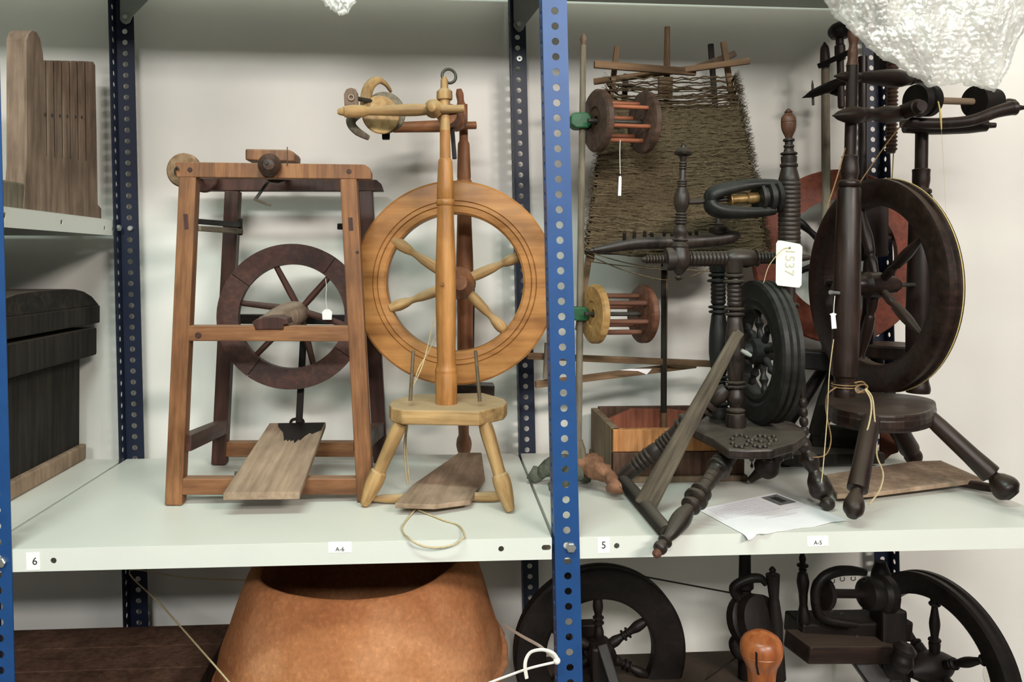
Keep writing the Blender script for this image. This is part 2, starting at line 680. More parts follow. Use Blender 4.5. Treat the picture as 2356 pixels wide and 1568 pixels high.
def post(x0, y0, sx, sy, z0, z1, mat, hz):
    """L-shaped slotted angle; corner at (x0,y0) at shelf height; flanges run sx and sy; hz = height of one hole"""
    v, f = [], []
    n = int((z1 - z0) / PITCH)
    zs = hz - math.floor((hz - z0 - PITCH * .5) / PITCH) * PITCH
    n = int((z1 - zs) / PITCH)
    R_ = .0062
    H = 12

    def cell(zc, along, nrm):
        # square ring to circle, two skins and the hole wall
        b0 = len(v)
        for s in (0, TH_):
            for i in range(H):
                an = 2 * pi * i / H + pi / H
                c, s_ = cos(an), sin(an)
                m_ = max(abs(c), abs(s_))
                qx, qz = c / m_ * FW / 2, s_ / m_ * PITCH / 2
                if abs(abs(qx) - FW / 2) < 1e-9 or True:
                    v.append((FW / 2 + qx, s, zc + qz))
                v.append((FW / 2 + R_ * c, s, zc + R_ * s_))
        for i in range(H):
            q = (i + 1) % H
            a = b0 + 2 * i; b = b0 + 2 * q
            f.append((a, b, b + 1, a + 1))
            a2, b2 = a + 2 * H, b + 2 * H
            f.append((a2, a2 + 1, b2 + 1, b2))
            f.append((a + 1, b + 1, b2 + 1, a2 + 1))
        # local (u, s, z) -> world
        for k in range(b0, len(v)):
            u, s, z = v[k]
            if along == 'x': p = (sx * u, sy * s, z)
            else: p = (sx * s, sy * u, z)
            v[k] = p
    for i in range(n):
        cell(zs + PITCH * i, 'x', 0)
        cell(zs + PITCH * i, 'y', 0)
    w_ = [(x0 + p[0] - LEAN * (p[2] - SH), y0 + p[1], p[2]) for p in v]
    # outer edges of the flanges
    zb, zt = zs - PITCH / 2, zs + PITCH * (n - .5)
    for (u0, s0, u1, s1, al) in ((FW, 0, FW, TH_, 'x'), (FW, 0, FW, TH_, 'y')):
        b0 = len(w_)
        for z in (zb, zt):
            for (u, s) in ((u0, s0), (u1, s1)):
                p = (sx * u, sy * s) if al == 'x' else (sx * s, sy * u)
                w_.append((x0 + p[0] - LEAN * (z - SH), y0 + p[1], z))
        f.append((b0, b0 + 1, b0 + 3, b0 + 2))
    return mk('upright_post', w_, f, mat, rack)


XR_M, XF_M = .1872, .1890
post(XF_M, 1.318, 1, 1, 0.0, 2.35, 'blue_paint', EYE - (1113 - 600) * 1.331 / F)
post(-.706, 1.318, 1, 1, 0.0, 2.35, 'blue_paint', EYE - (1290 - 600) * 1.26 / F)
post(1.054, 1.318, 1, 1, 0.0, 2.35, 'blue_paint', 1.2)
post(-.7135, 1.912, 1, -1, 0.0, 2.35, 'blue_paint_shaded', EYE - (97 - 600) * 1.84 / F)
post(XR_M, 1.912, 1, -1, 0.0, 2.35, 'blue_paint_shaded', EYE - (1033 - 600) * 1.925 / F)
post(1.0955, 1.912, -1, -1, 0.0, 2.35, 'blue_paint_shaded', EYE - (150 - 600) * 1.97 / F)


def shelf(x0, x1, z, y0=1.3215, y1=1.908, fholes=(), rholes=None, mat='shelf_paint', lip=.035):
    t = .0018
    root = boxw('shelf_panel', x0, x1, y0 + .0012, y1, z - t, z, mat, rack, .0008)
    Mf = Matrix(((1, 0, 0, x0), (0, 0, 1, y0), (0, 1, 0, z - lip), (0, 0, 0, 1)))
    perforated([(0, 0), (x1 - x0, 0), (x1 - x0, lip - .0003), (0, lip - .0003)], fholes, t, Mf, 'front_lip', mat, root)
    boxw('return_flange', x0, x1, y0 + t, y0 + .014, z - lip, z - lip + t, mat, root, 0)
    boxw('back_lip', x0, x1, y1 - t, y1, z - lip, z - t, mat, root, 0)
    boxw('side_lip', x0, x0 + t, y0 + t, y1 - t, z - lip, z - t, mat, root, 0)
    if rholes is None:
        boxw('side_lip', x1 - t, x1, y0 + t, y1 - t, z - lip, z - t, mat, root, 0)
    else:
        Mr = Matrix(((0, 0, 1, x1 - t), (1, 0, 0, y0), (0, 1, 0, z - lip), (0, 0, 0, 1)))
        perforated([(0, 0), (y1 - y0, 0), (y1 - y0, lip), (0, lip)], rholes, t, Mr, 'side_lip', mat, root)
    return root


def hx(px, py, x0, z, Y=1.3215, lip=.035):
    p = P(px, py, Y)
    return (p.x - x0, p.z - (z - lip))


X6a, X6b, X5a, X5b, X7b = -.7105, .1850, .1905, 1.0925, -.7165
hs = [hx(123, 1289, X6a, SH) + (.0047, .0047), hx(1153, 1262, X6a, SH) + (.0047, .0047), hx(1257, 1259, X6a, SH) + (.0078, .0045)]
shelf(X6a, X6b, SH, fholes=hs)
hs = [hx(1419, 1255, X5a, SH) + (.0047, .0047)]
shelf(X5a, X5b, SH, fholes=hs)
shelf(-1.60, X7b, SH)
UP = 2.155
shelf(X6a - .03, X6b - .03, UP)
shelf(X5a - .03, X5b - .03, UP)
shelf(-1.60, X7b - .03, UP)
Z7 = P(266, 507, 1.9).z
hs = []
for (px, py) in ((11, 495), (142, 511), (241, 525), (260, 527)):
    p = PX(px, py, X7b - .013)
    hs.append((p.y - 1.3215, p.z - (Z7 - .035), .0048, .0054))
shelf(-1.60, X7b - .013, Z7, rholes=hs)
LOW = 0.40
shelf(X6a, X6b, LOW)
shelf(X5a, X5b, LOW)
shelf(-1.60, X7b, LOW)

# bolts
def hexbolt(c, axis, r=.0085, t=.006):
    a = Vector(axis)
    b = lathe('hex_bolt', c, c + a * t, [(0, r), (.8, r), (1, r * .82), (1, .0003)], 'zinc', rack, 6, px=False, h=(0, 0, 1), smooth=False)
    return b


hexbolt(P(1313, 1258, 1.3175), (0, -1, 0))
hexbolt(P(3, 1292, 1.3175), (0, -1, 0))
hexbolt(P(301, 525, 1.9095), (0, -1, 0), .0065)
hexbolt(P(271, 524, 1.888), (1, 0, 0), .0075)
sc1 = disc('washer', P(1195, 135, 1.9085), (0, 1, 0), .0075, .003, 'zinc', rack, 20, .001, hole=.0025)
for (px, py) in ((289, 42), (1193, 58)):
    disc('washer', P(px, py, 1.9035), (0, 1, 0), .0125, .003, 'grey_plate', rack, 24, .001)
    hexbolt(P(px, py - 2, 1.902), (0, -1, 0), .006, .005)
# triangular gusset plates in the upper corners
for pts in (((275, -40), (276, 40), (281, 52), (289, 56), (298, 52), (304, 38), (350, -10), (350, -40)),
            ((1180, -40), (1182, 58), (1187, 70), (1195, 74), (1204, 68), (1210, 55), (1250, 4), (1250, -40))):
    prism('gusset_plate', [P(x, y, 1.9055) for x, y in pts], (0, .003, 0), 'grey_plate', rack, .0006)

# printed stickers on the shelf fronts
ROTF = Matrix(((1, 0, 0), (0, 0, -1), (0, 1, 0))).to_3x3()   # text upright, facing the aisle
def sticker(pts, body, tx, ty, sz):
    q = [P(x, y, 1.3209) for x, y in pts]
    s = prism('label_sticker', q, (0, .0004, 0), 'sticker', rack, 0)
    text('printed_text', body, P(tx, ty, 1.3205), sz, 'ink', s, ROTF)


sticker(((60, 1271), (91, 1270), (92, 1310), (61, 1311)), '6', 80, 1291, .0165)
sticker(((755, 1246), (808, 1245), (809, 1270), (756, 1271)), 'A-6', 782, 1263, .0095)
sticker(((1375, 1236), (1402, 1235), (1403, 1271), (1376, 1272)), '5', 1389, 1254, .0165)
sticker(((1857, 1234), (1905, 1232), (1906, 1255), (1858, 1257)), 'A-5', 1882, 1248, .0095)


# ------------------------------------------------------------------ box-framed treadle wheel (left bay)
def paper_tag(label, knot, mid, corners, smat='string_white', cmat='sticker', thick=.0006, sr=.0007):
    t = thing('paper_tag', label, 'tag', corners[3], 'inventory tags tied to the old tools')
    prism('card', corners, (0, thick, 0), cmat, t, 0)
    tube('string', [knot] + list(mid), sr, smat, t, 5)
    return t


m1 = thing('treadle_wheel', 'reddish brown box-framed treadle wheel beside the honey-coloured spinning wheel', 'spinning wheel', (-.30, 1.69, SH))
Yf, Yr = 1.55, 1.845
W1 = 'wood_reddish'


def leg4(a, b, w_, mat=W1):
    return beam('leg', a, b, w_, .030, mat, m1, bevel=.002)


def foot(px, py, Y):
    p = P(px, py, Y)
    p.z = SH + .0016
    return p


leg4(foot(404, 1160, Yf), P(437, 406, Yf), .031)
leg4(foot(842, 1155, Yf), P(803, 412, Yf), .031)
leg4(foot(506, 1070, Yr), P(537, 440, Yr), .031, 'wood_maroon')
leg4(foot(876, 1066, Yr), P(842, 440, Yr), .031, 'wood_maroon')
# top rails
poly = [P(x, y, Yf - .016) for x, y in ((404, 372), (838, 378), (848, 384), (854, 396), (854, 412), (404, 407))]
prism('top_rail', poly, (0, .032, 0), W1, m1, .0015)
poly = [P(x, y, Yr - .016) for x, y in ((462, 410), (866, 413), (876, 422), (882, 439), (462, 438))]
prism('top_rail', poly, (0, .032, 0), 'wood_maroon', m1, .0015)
for (px, py) in ((437, 390), (803, 394)):
    disc('peg', P(px, py, Yf - .0165), (0, 1, 0), .0045, .002, 'wood_maroon', m1, 12, .0005)
# small guide wheels at the left end
disc('guide_disc', P(424, 392, 1.60), (0.12, 1, 0), .033, .014, 'wood_stick', m1, 36, .003)
disc('guide_disc', P(470, 411, 1.80), (0.12, 1, 0), .030, .014, 'wood_maroon', m1, 36, .003)
lathe('axle', P(424, 392, 1.56), P(470, 411, 1.84), [(0, 5), (1, 5)], 'wood_maroon', m1, 10)
tube('iron_hook', [P(404, 403, 1.531), P(402, 392, 1.53), P(407, 384, 1.53), P(411, 390, 1.53)], .0016, 'black_iron', m1, 6)
# flyer block and knob
prism('flyer_block', [P(x, y, 1.60) for x, y in ((564, 342), (664, 344), (674, 348), (678, 356), (677, 372), (564, 368))], (0, .07, 0), W1, m1, .003)
lathe('whorl_knob', P(618, 378, 1.50), P(622, 380, 1.545), sm([(0, 5), (.02, 12), (.3, 24), (.6, 26), (1, 20)]), 'wood_spool_dark', m1, 28)
disc('knob_hole', P(613, 374, 1.4985), (0, 1, 0), .0038, .0015, 'black_iron', m1, 12, .0004)
lathe('spindle', P(625, 392, 1.56), P(660, 405, 1.84), [(0, 9), (1, 9)], 'wood_spool_dark', m1, 12)
prism('bearing_plate', [P(x, y, 1.57) for x, y in ((602, 406), (665, 408), (655, 416), (640, 421), (622, 419))], (0, .006, 0), 'black_iron', m1, .001)
beam('crank_arm', P(618, 416, 1.60), P(588, 458, 1.60), 7, 6, 'iron', m1)
beam('crank_grip', P(585, 458, 1.60), P(622, 472, 1.57), 6, 6, 'wood_weathered', m1)
tube('wire_pin', [P(661, 338, 1.545), P(661, 380, 1.53)], .0009, 'black_iron', m1, 5, n=1)
# side rails, upper (dark slotted guide)
beam('slot_rail', P(455, 509, Yf + .016), P(553, 517, Yr - .012), 11, 12, 'wood_darkest', m1, h=(0, 0, 1))
beam('slot_rail', P(455, 525, Yf + .016), P(553, 532, Yr - .012), 14, 12, 'wood_weathered', m1, h=(0, 0, 1))
beam('slot_end', P(553, 502, Yr - .02), P(553, 541, Yr - .02), 9, 10, 'wood_darkest', m1)
beam('side_peg', P(820, 520, Yf + .02), P(781, 521, Yf + .06), 14, 14, 'wood_darkest', m1)
disc('peg', P(822, 580, Yf - .0155), (0, 1, 0), .003, .001, 'wood_maroon', m1, 10, .0003)
for (a, b) in (((427, 492), (429, 527)), ((806, 500), (808, 530))):
    beam('tenon_end', P(a[0], a[1], Yf - .0152), P(b[0], b[1], Yf - .0152), 10, .001, 'wood_maroon', m1, bevel=0)
# mid and low rails
beam('front_rail', P(437, 765, Yf), P(806, 766, Yf), 35, .028, W1, m1)
beam('rear_rail', P(530, 733, Yr), P(868, 735, Yr), 21, .026, 'wood_darkest', m1)
beam('front_rail', P(420, 1115, Yf), P(826, 1115, Yf), 37, .026, W1, m1)
beam('rear_rail', P(520, 1031, Yr), P(862, 1031, Yr), 33, .026, W1, m1)
beam('side_stretcher', P(424, 1019, Yf), P(512, 981, Yr), .030, .026, 'wood_maroon', m1, h=(1, 0, 0))
beam('side_stretcher', P(829, 1019, Yf), P(872, 985, Yr), .030, .026, 'wood_maroon', m1, h=(1, 0, 0))
prism('bearing_block', [P(x, y, Yf - .018) for x, y in ((578, 742), (590, 733), (612, 728), (640, 727), (660, 733), (664, 745), (652, 748), (652, 758), (586, 758), (586, 750))], (0, .05, 0), 'wood_maroon', m1, .002)
disc('rail_peg', P(456, 771, Yf - .0145), (0, 1, 0), .006, .001, 'wood_maroon', m1, 12, .0003)
# the wheel: two half rims, spokes, turned hub
wc = P(673, 727, 1.72)
k = K(wc)
ax = Vector((.05, -1, .03)).normalized()
pr = [(119 * k, -.012), (166 * k, -.014), (166 * k, .014), (119 * k, .012)]
for i in range(4):
    o = ring('rim_segment', wc, ax, pr, 'wood_maroon', m1, 22, h=(0, 0, 1), a0=radians(-36 + 90 * i + .35), a1=radians(-36 + 90 * i + 89.65), smooth=True)
hub0, hub1 = P(692, 716, 1.75), P(607, 744, 1.575)
for (x, y) in ((637, 615), (757, 637), (558, 697), (795, 748), (595, 811), (722, 843)):
    a = P(690 + (x - 690) * .1, 713 + (y - 713) * .1, 1.725)
    lathe('spoke', a, P(x + (x - 690) * .05, y + (y - 713) * .05, 1.72), [(0, 7), (.3, 8), (1, 6.5)], 'wood_maroon', m1, 10)
lathe('hub', hub0, hub1, sm([(0, 14), (.03, 24), (.2, 30), (.32, 31)], 3) + [(.325, 28.5), (.33, 31)] + [(.44, 30), (.445, 27.5), (.45, 29.5), (.55, 28), (.555, 25.5), (.56, 27.5), (.66, 26), (.665, 23.5), (.67, 25)] + sm([(.68, 25), (.85, 20), (1, 17)], 3), 'wood_grey', m1, 24)
lathe('axle', P(696, 712, 1.80), hub0, [(0, 4), (1, 5)], 'black_iron', m1, 8)
beam('footman', P(699, 760, 1.745), P(688, 972, 1.735), 15, 9, 'wood_darkest', m1)
# treadle board
tA, tB, tC, tD = P(513, 1133, 1.46), P(690, 1131, 1.46), P(750, 970, 1.735), P(620, 972, 1.735)
M = frame((tA + tB) / 2, (tC + tD) / 2, (0, 0, 1))
tr = prism('treadle', [tA, tB, tC, tD], Vector((0, -.002, -.013)), 'wood_dusty', m1, .002, M=M)
# worn dark patch of tar at the back edge of the board
ppts = []
e1, e2 = (tB - tA), (tD - tA)
nrm = e1.cross(e2).normalized()
random.seed(3)
def on_board(u, v_):
    l = tA.lerp(tD, v_); r = tB.lerp(tC, v_)
    return l.lerp(r, u) + nrm * .0007
top = [(.16, .985), (.98, .985)]
low = [(.97, .86), (.9, .83), (.84, .80), (.8, .82), (.74, .77), (.69, .70), (.66, .72), (.62, .66), (.58, .71), (.54, .69), (.52, .72), (.49, .69), (.46, .72), (.43, .70), (.38, .78), (.33, .84), (.27, .88), (.2, .93)]
prism('tar_patch', [on_board(u, v_) for u, v_ in top + low], nrm * -.0009, 'wood_darkest', tr, 0)
lathe('hinge_pin', P(540, 1088, 1.56), P(706, 1088, 1.56), [(0, 4), (1, 4)], 'iron', m1, 8)
tube('treadle_knot', [P(668, 975, 1.735), P(672, 966, 1.735), P(684, 963, 1.735), P(696, 966, 1.735), P(698, 974, 1.735)], .0032, 'string_dark', m1, 6)

paper_tag('small white paper tag hanging on a thread in the spoked maroon wheel', P(749, 640, 1.70),
          [P(751, 660, 1.70), P(750, 690, 1.70), P(753, 716, 1.70)],
          [P(x, y, 1.70) for x, y in ((742, 735), (741, 717), (748, 711), (757, 711), (764, 717), (763, 735))])

# ------------------------------------------------------------------ honey-coloured upright spinning wheel
hw = thing('spinning_wheel', 'honey-coloured upright spinning wheel with grooved rim and stool base', 'spinning wheel', (.03, 1.6, SH))
HZ = P(1015, 944, 1.465).z
seat = [S(x, y, HZ) for x, y in ((924, 943), (1102, 946), (1160, 933), (1167, 924), (1160, 916), (1112, 903), (948, 906), (902, 920), (895, 929), (900, 937))]
prism('seat', seat, (0, 0, -.0265), 'wood_pale', hw, .003, M=frame(seat[0], seat[1], (0, 0, 1)))


def fleg(top, bot, mat):
    return lathe('leg', top, bot, sm([(0, 15), (.1, 17), (.3, 16), (.5, 15), (.58, 15)], 3) + sm([(.6, 19), (.66, 20.5), (.75, 20), (.88, 16), (.97, 12), (1, 10)], 3), mat, hw, 22)


b1, b2, b3 = S(838, 1166), S(1174, 1180), S(1068, 1056)
for b_ in (b1, b2, b3): b_.z = SH + .0045
b3.z = SH + .0105
fleg(P(922, 972, 1.50), b1, 'wood_pale')
fleg(P(1115, 972, 1.48), b2, 'wood_pale')
lathe('leg', P(1066, 960, 1.70), b3, sm([(0, 13), (.45, 12), (.6, 17), (.75, 18), (1, 12)], 4), 'wood_honey_dark', hw, 18)
# treadle and bar
tz = [P(1056, 1040, 1.765), P(1108, 1040, 1.765), P(1116, 1098, 1.625), P(1082, 1150, 1.478), P(1000, 1160, 1.445), P(908, 1157, 1.452), P(952, 1112, 1.56)]
prism('treadle', tz, (0, 0, -.009), 'wood_dusty', hw, .0015, M=frame(P(1010, 1160, 1.49), P(1080, 1040, 1.80), (0, 0, 1)))
a_, c_ = S(858, 1160), S(1160, 1154)
a_.z = c_.z = SH + .0105
lathe('treadle_bar', a_, c_, sm([(0, 6), (.1, 10), (.3, 10), (.5, 9), (.75, 10), (.85, 12), (.93, 12), (1, 7)], 3), 'wood_pale', hw, 14)
# uprights
lathe('front_post', P(1027, 938, 1.535), P(1024, 300, 1.535),
      [(0, 24), (.125, 26), (.13, 25)] + sm([(.135, 26), (.15, 23), (.17, 21.5), (.25, 22), (.38, 23.5), (.5, 23.5), (.62, 21), (.72, 19)], 3) + bead(.74, .012, 19, 21.5) + [(.755, 20), (.8, 19), (.885, 16.5), (.895, 15), (.9, 12.5), (1, 12)], 'wood_honey', hw, 28)
lathe('rear_post', P(1072, 935, 1.78), P(1066, 240, 1.78),
      [(0, 19), (.13, 20), (.14, 17)] + sm([(.15, 19), (.3, 18), (.45, 20), (.6, 17), (.72, 15)], 3) + bead(.74, .012, 15, 18) + [(.76, 16), (.87, 13.5), (.88, 10), (1, 9.5)], 'wood_honey_dark', hw, 22)
beam('rear_stay', P(1088, 640, 1.81), P(1085, 920, 1.82), 9, 8, 'wood_darkest', hw)
beam('rear_block', P(1040, 893, 1.78), P(1136, 896, 1.78), 26, .05, 'wood_dark', hw)
# mother-of-all: front and rear arms
lathe('front_arm', P(776, 257, 1.50), P(1067, 250, 1.525),
      sm([(0, 5), (.02, 8), (.05, 10), (.055, 13), (.12, 15), (.2, 13.5), (.24, 10)], 3) + sm([(.26, 10), (.45, 13), (.6, 14.5), (.7, 12.5), (.76, 9)], 3) + [(.8, 10), (1, 9.5)], 'wood_pale', hw, 20)
lathe('tension_knob', P(1000, 252, 1.548), P(993, 247, 1.485), [(0, 20), (.45, 22), (.5, 19), (.55, 16), (.6, 18), (.68, 15), (.74, 12), (.8, 13.5), (.95, 9), (1, 3)], 'wood_pale', hw, 28, h=(0, 0, 1))
lathe('rear_arm', P(905, 293, 1.72), P(1095, 288, 1.75), sm([(0, 12), (.3, 13), (.6, 14), (.8, 11)], 3) + [(.84, 9), (1, 9)], 'wood_honey_dark', hw, 18)
lathe('collar_cluster', P(1027, 262, 1.53), P(1056, 282, 1.80), [(0, 22), (.18, 26), (.2, 22), (.35, 24), (.5, 20), (.52, 26), (.7, 27), (.72, 20), (1, 16)], 'wood_honey_dark', hw, 22, h=(0, 0, 1))
lathe('finial', P(1024, 300, 1.535), P(1022, 176, 1.535), [(0, 12), (.5, 12.5), (.56, 13), (.57, 17.5), (.6, 18.5), (.72, 18), (.75, 14), (.78, 9), (.93, 8.5), (1, 4)], 'wood_pale', hw, 20)
lathe('rear_finial', P(1064, 262, 1.78), P(1056, 205, 1.78), sm([(0, 9), (.3, 12), (.5, 8), (.8, 9), (1, 6)], 3), 'wood_honey_dark', hw, 14)
rc = P(1033, 175, 1.552)
ring('iron_ring', rc, (.25, -1, .1), [(.0135 + .0028 * cos(q * pi / 4), .0028 * sin(q * pi / 4)) for q in range(8)], 'iron', hw, 30, sharp=80)
beam('tension_screw', P(1040, 290, 1.62), P(1046, 366, 1.62), 10, 8, 'black_iron', hw)
# flyer
disc('flyer_pulley', P(886, 259, 1.585), (.35, -1, .05), .040, .012, 'wood_weathered', hw, 40, .002)
disc('flyer_pulley', P(876, 264, 1.565), (.35, -1, .05), .037, .006, 'wood_pale', hw, 40, .002)
lathe('flyer_shaft', P(806, 224, 1.515), P(1060, 270, 1.80), [(0, 5), (1, 5)], 'iron', hw, 10)
tube('flyer_horn', [P(842, 252, 1.56), P(842, 225, 1.56), P(850, 198, 1.57), P(868, 184, 1.585), P(886, 192, 1.60), P(899, 210, 1.615)], [13, 13, 13, 12, 9, 6], 'wood_pale', hw, 12, flat=.6)
tube('flyer_horn', [P(838, 250, 1.56), P(812, 270, 1.55), P(808, 285, 1.545), P(822, 302, 1.55), P(848, 317, 1.57)], [13, 12, 11, 10, 6], 'wood_weathered', hw, 12, flat=.6)
prism('bearing_plate', [P(x, y, 1.508) for x, y in ((792, 243), (791, 216), (796, 205), (806, 201), (818, 204), (823, 214), (824, 243))], (0, .012, 0), 'wood_grey', hw, .002)
ring('bearing_eye', P(808, 224, 1.5065), (0, -1, 0), [(.0032, 0), (.0065, 0), (.006, .0015), (.0036, .0015)], 'rod_metal', hw, 20)
prism('brake_peg', [P(x, y, 1.60) for x, y in ((878, 300), (897, 300), (896, 320), (879, 320))], (0, .012, 0), 'wood_darkest', hw)
# the wheel
wc = P(1047, 650, 1.66)
k = K(wc)
ax = Vector((-.10, -1, 0)).normalized()
Ro, Ri = 233 * k, 157 * k
hw_flat = 217 * k


def flat_sides(an, r):
    c = abs(sin(an))   # local X is horizontal after frame(); handled below
    return r


Mx = frame(wc, wc + ax, (0, 0, 1))


def trimmed(an, r):
    if r < Ro - .002: return r
    lx = cos(an)
    return min(r, hw_flat / max(abs(lx), 1e-3)) if abs(lx) > .7 else r


T = .019
g = .0014
prof = [(Ri, -T * .8), (Ri, T * .8), (Ri + .004, T), (Ri + 17 * k, T + .001), (Ri + 18.5 * k, T - g), (Ri + 20 * k, T + .002), (Ri + 28 * k, T + .002), (Ri + 29.5 * k, T - g), (Ri + 31 * k, T + .001), (Ro - .004, T), (Ro, T - .003), (Ro, .005), (Ro - .004, 0), (Ro, -.005), (Ro, -T), (Ri + .004, -T)]
ring('rim', wc, ax, prof, 'wood_honey_rim', hw, 120, shape=trimmed, h=(0, 0, 1))
lathe('hub', P(1056, 652, 1.755), P(1058, 650, 1.60), [(0, 18), (.2, 26), (.35, 36), (.5, 38), (.55, 33), (.6, 36), (.8, 30), (.9, 22), (1, 16)], 'wood_honey_dark', hw, 28, h=(0, 0, 1))
lathe('axle', P(1072, 652, 1.80), P(1025, 648, 1.52), [(0, 4), (1, 4)], 'iron', hw, 10)
for (x, y) in ((905, 552), (1197, 588), (900, 708), (1163, 762)):
    hx_, hy_ = 1056, 650
    lathe('spoke', P(hx_ + (x - hx_) * .15, hy_ + (y - hy_) * .15, 1.66), P(x + (x - hx_) * .02, y + (y - hy_) * .02, 1.66), sm([(0, 10), (.2, 12.5), (.45, 11), (.62, 7.5), (.72, 11.5), (.85, 13.5), (.95, 11), (1, 10)], 4), 'wood_pale', hw, 16)
disc('post_peg', P(1018, 653, 1.5125), (0, 1, 0), .0035, .0015, 'wood_honey_dark', hw, 12, .0004)
# distaff pins and cords
lathe('pin', P(944, 921, 1.51), P(951, 806, 1.51), [(0, 4.5), (1, 4)], 'rod_metal', hw, 10)
lathe('pin', P(1104, 923, 1.50), P(1094, 806, 1.50), [(0, 4.5), (1, 4)], 'rod_metal', hw, 10)
tube('drive_cord', [P(1006, 700, 1.60), P(990, 770, 1.58), P(972, 840, 1.55), P(945, 900, 1.52), P(938, 924, 1.515)], .0011, 'string_pale', hw, 5)
tube('drive_cord', [P(1006, 765, 1.60), P(985, 810, 1.57), P(962, 850, 1.54), P(948, 900, 1.52)], .0011, 'string_pale', hw, 5)
tube('treadle_cord', [P(936, 975, 1.56), P(930, 1020, 1.57), P(932, 1070, 1.58), P(938, 1116, 1.585)], .0015, 'string_pale', hw, 5)
tube('treadle_cord', [P(938, 975, 1.575), P(934, 1020, 1.585), P(938, 1070, 1.59), P(943, 1114, 1.59)], .0015, 'string_pale', hw, 5)
zc = SH + .0022
loop = [S(958, 1168, zc + .004), S(940, 1190, zc), S(925, 1212, zc), S(930, 1228, zc), S(938, 1234, zc + .004), P(950, 1245, 1.309), P(975, 1256, 1.308), P(1010, 1259, 1.307), P(1045, 1252, 1.308), P(1060, 1241, 1.310), S(1068, 1230, zc + .004), S(1055, 1208, zc), S(1020, 1196, zc), S(985, 1182, zc), S(962, 1172, zc + .003)]
tube('loose_cord', loop, .0016, 'string_pale', hw, 6)

# ------------------------------------------------------------------ left neighbour bay: slotted board and dark chest
XB = -.758
cut = [(98, 115), (106, 140)]
sb = thing('slotted_board', 'weathered grey wooden board with saw slits and a tall horn', 'board', (XB - .02, 1.75, Z7))
xs = [106, 124, 142, 160, 178, 196]
pts = [(22, 458), (16, 420), (18, 300), (28, 160), (24, 92), (38, 72), (60, 64), (78, 66), (90, 78), (98, 118)]
out = [(55, 473), (62, 380), (62, 92), (66, 78), (74, 70), (84, 74), (92, 88), (98, 118), (100, 139)]
for i, x in enumerate(xs):
    bot = 360 + 2 * i
    out += [(x - 1.7, 138.5 + .4 * i), (x - 1.5 + 3.0, bot), (x + 1.7 + 3.0, bot), (x + 1.8, 138.7 + .4 * i)]
out += [(214, 142), (219, 150), (222, 300), (225, 470), (233, 480), (233, 499)]
bot = [PX(x, y, XB) for x, y in out]
zmin = Z7 + .0005
bot[0].z = zmin; bot[-1].z = zmin
MB_ = frame(Vector((XB, 1.6, Z7)), Vector((XB, 1.6, 2.0)), (1, 0, 0))
prism('comb_board', bot, (-.005, 0, 0), 'wood_grey', sb, 0, M=MB_)
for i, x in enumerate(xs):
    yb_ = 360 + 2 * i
    prism('slit_shade', [PX(px_, py_, XB - .0016) for px_, py_ in ((x - 1.5, 141 + .4 * i), (x + 1.6, 141 + .4 * i), (x + 4.5, yb_ - 1), (x + 1.7, yb_ - 1))], (-.003, 0, 0), 'wood_darkest', sb, 0)  # dark strips sunk in the saw slits, standing in for their shade
solid = [q for q, (x, y) in zip(bot, out) if not (103 < x < 205 and y > 300) and not (103 < x < 205 and y < 145)]
prism('backing_board', [q + Vector((-.0051, 0, 0)) for q in solid], (-.031, 0, 0), 'wood_grey', sb, 0, M=MB_)
for i, x in enumerate((104, 120, 138, 155, 174, 188)):
    p = PX(x, 264 + i * 1.2, XB)
    disc('nail', p, (1, 0, 0), .0038, .0015, 'black_iron', sb, 10, .0004)
prism('base_block', [Vector((XB - .04, 1.46, zmin)), Vector((XB - .002, 1.46, zmin)), Vector((XB - .002, 1.56, zmin)), Vector((XB - .04, 1.56, zmin))], (0, 0, .05), 'wood_weathered', sb, .004)
beam('rear_board', Vector((-.84, 1.80, zmin)), Vector((-.84, 1.80, zmin + .30)), .03, .17, 'wood_oldblack', sb)

XC = -.812
zc = SH + .0005
ch = thing('wooden_chest', 'dark old wooden chest with an overhanging lid beside the left post', 'chest', (-1.06, 1.68, SH))
y0c, y1c = 1.45, 1.915
zb = PX(190, 822, XC).z
boxw('body', -1.30, XC, y0c + .01, y1c - .012, SH + .03, zb, 'wood_oldblack', ch, .003)
boxw('plinth', -1.31, XC + .012, y0c, y1c - .004, zc, SH + .036, 'wood_dusty', ch, .004)
zr0, zr1 = PX(225, 816, -.777).z, PX(226, 752, -.777).z
boxw('rim_board', -1.34, -.779, y0c - .02, y1c, zr0, zr1, 'wood_oldblack', ch, .005)
zl0, zl1 = PX(231, 742, -.772).z, PX(230, 702, -.772).z
boxw('lid_frame', -1.35, -.774, y0c - .025, y1c + .003, zl0, zl1, 'wood_oldblack', ch, .003)
zt = PX(100, 668, -.774).z
dome = []
for i in range(13):
    t = i / 12
    dome.append(Vector((-.774, y0c - .02 + (y1c - y0c + .02) * t, zl1 + (zt - zl1) * (1 - abs(2 * t - 1) ** 4))))
dome[0].z = zl1; dome[-1].z = zl1
prism('lid', dome, (-.56, 0, 0), 'wood_oldblack', ch, .003, M=frame(Vector((-1, 1.6, zl1)), Vector((0, 1.6, zl1)), (0, 0, 1)))


# ------------------------------------------------------------------ bobbin stand with two spools
bs = thing('bobbin_stand', 'tall grey pole on a gnarled branch base with two green clamps', 'bobbin stand', (.29, 1.60, SH))
pb = P(1330, 1075, 1.60)
lathe('pole', pb, P(1342, 104, 1.60), [(0, 9), (.02, 9), (.05, 8), (.5, 8), (.97, 7), (1, 7)], 'wood_weathered', bs, 14)
lathe('finial', P(1342, 107, 1.60), P(1343, 76, 1.60), sm([(0, 5), (.1, 4), (.3, 6), (.55, 8), (.8, 5), (1, .5)], 3), 'wood_grey', bs, 14)


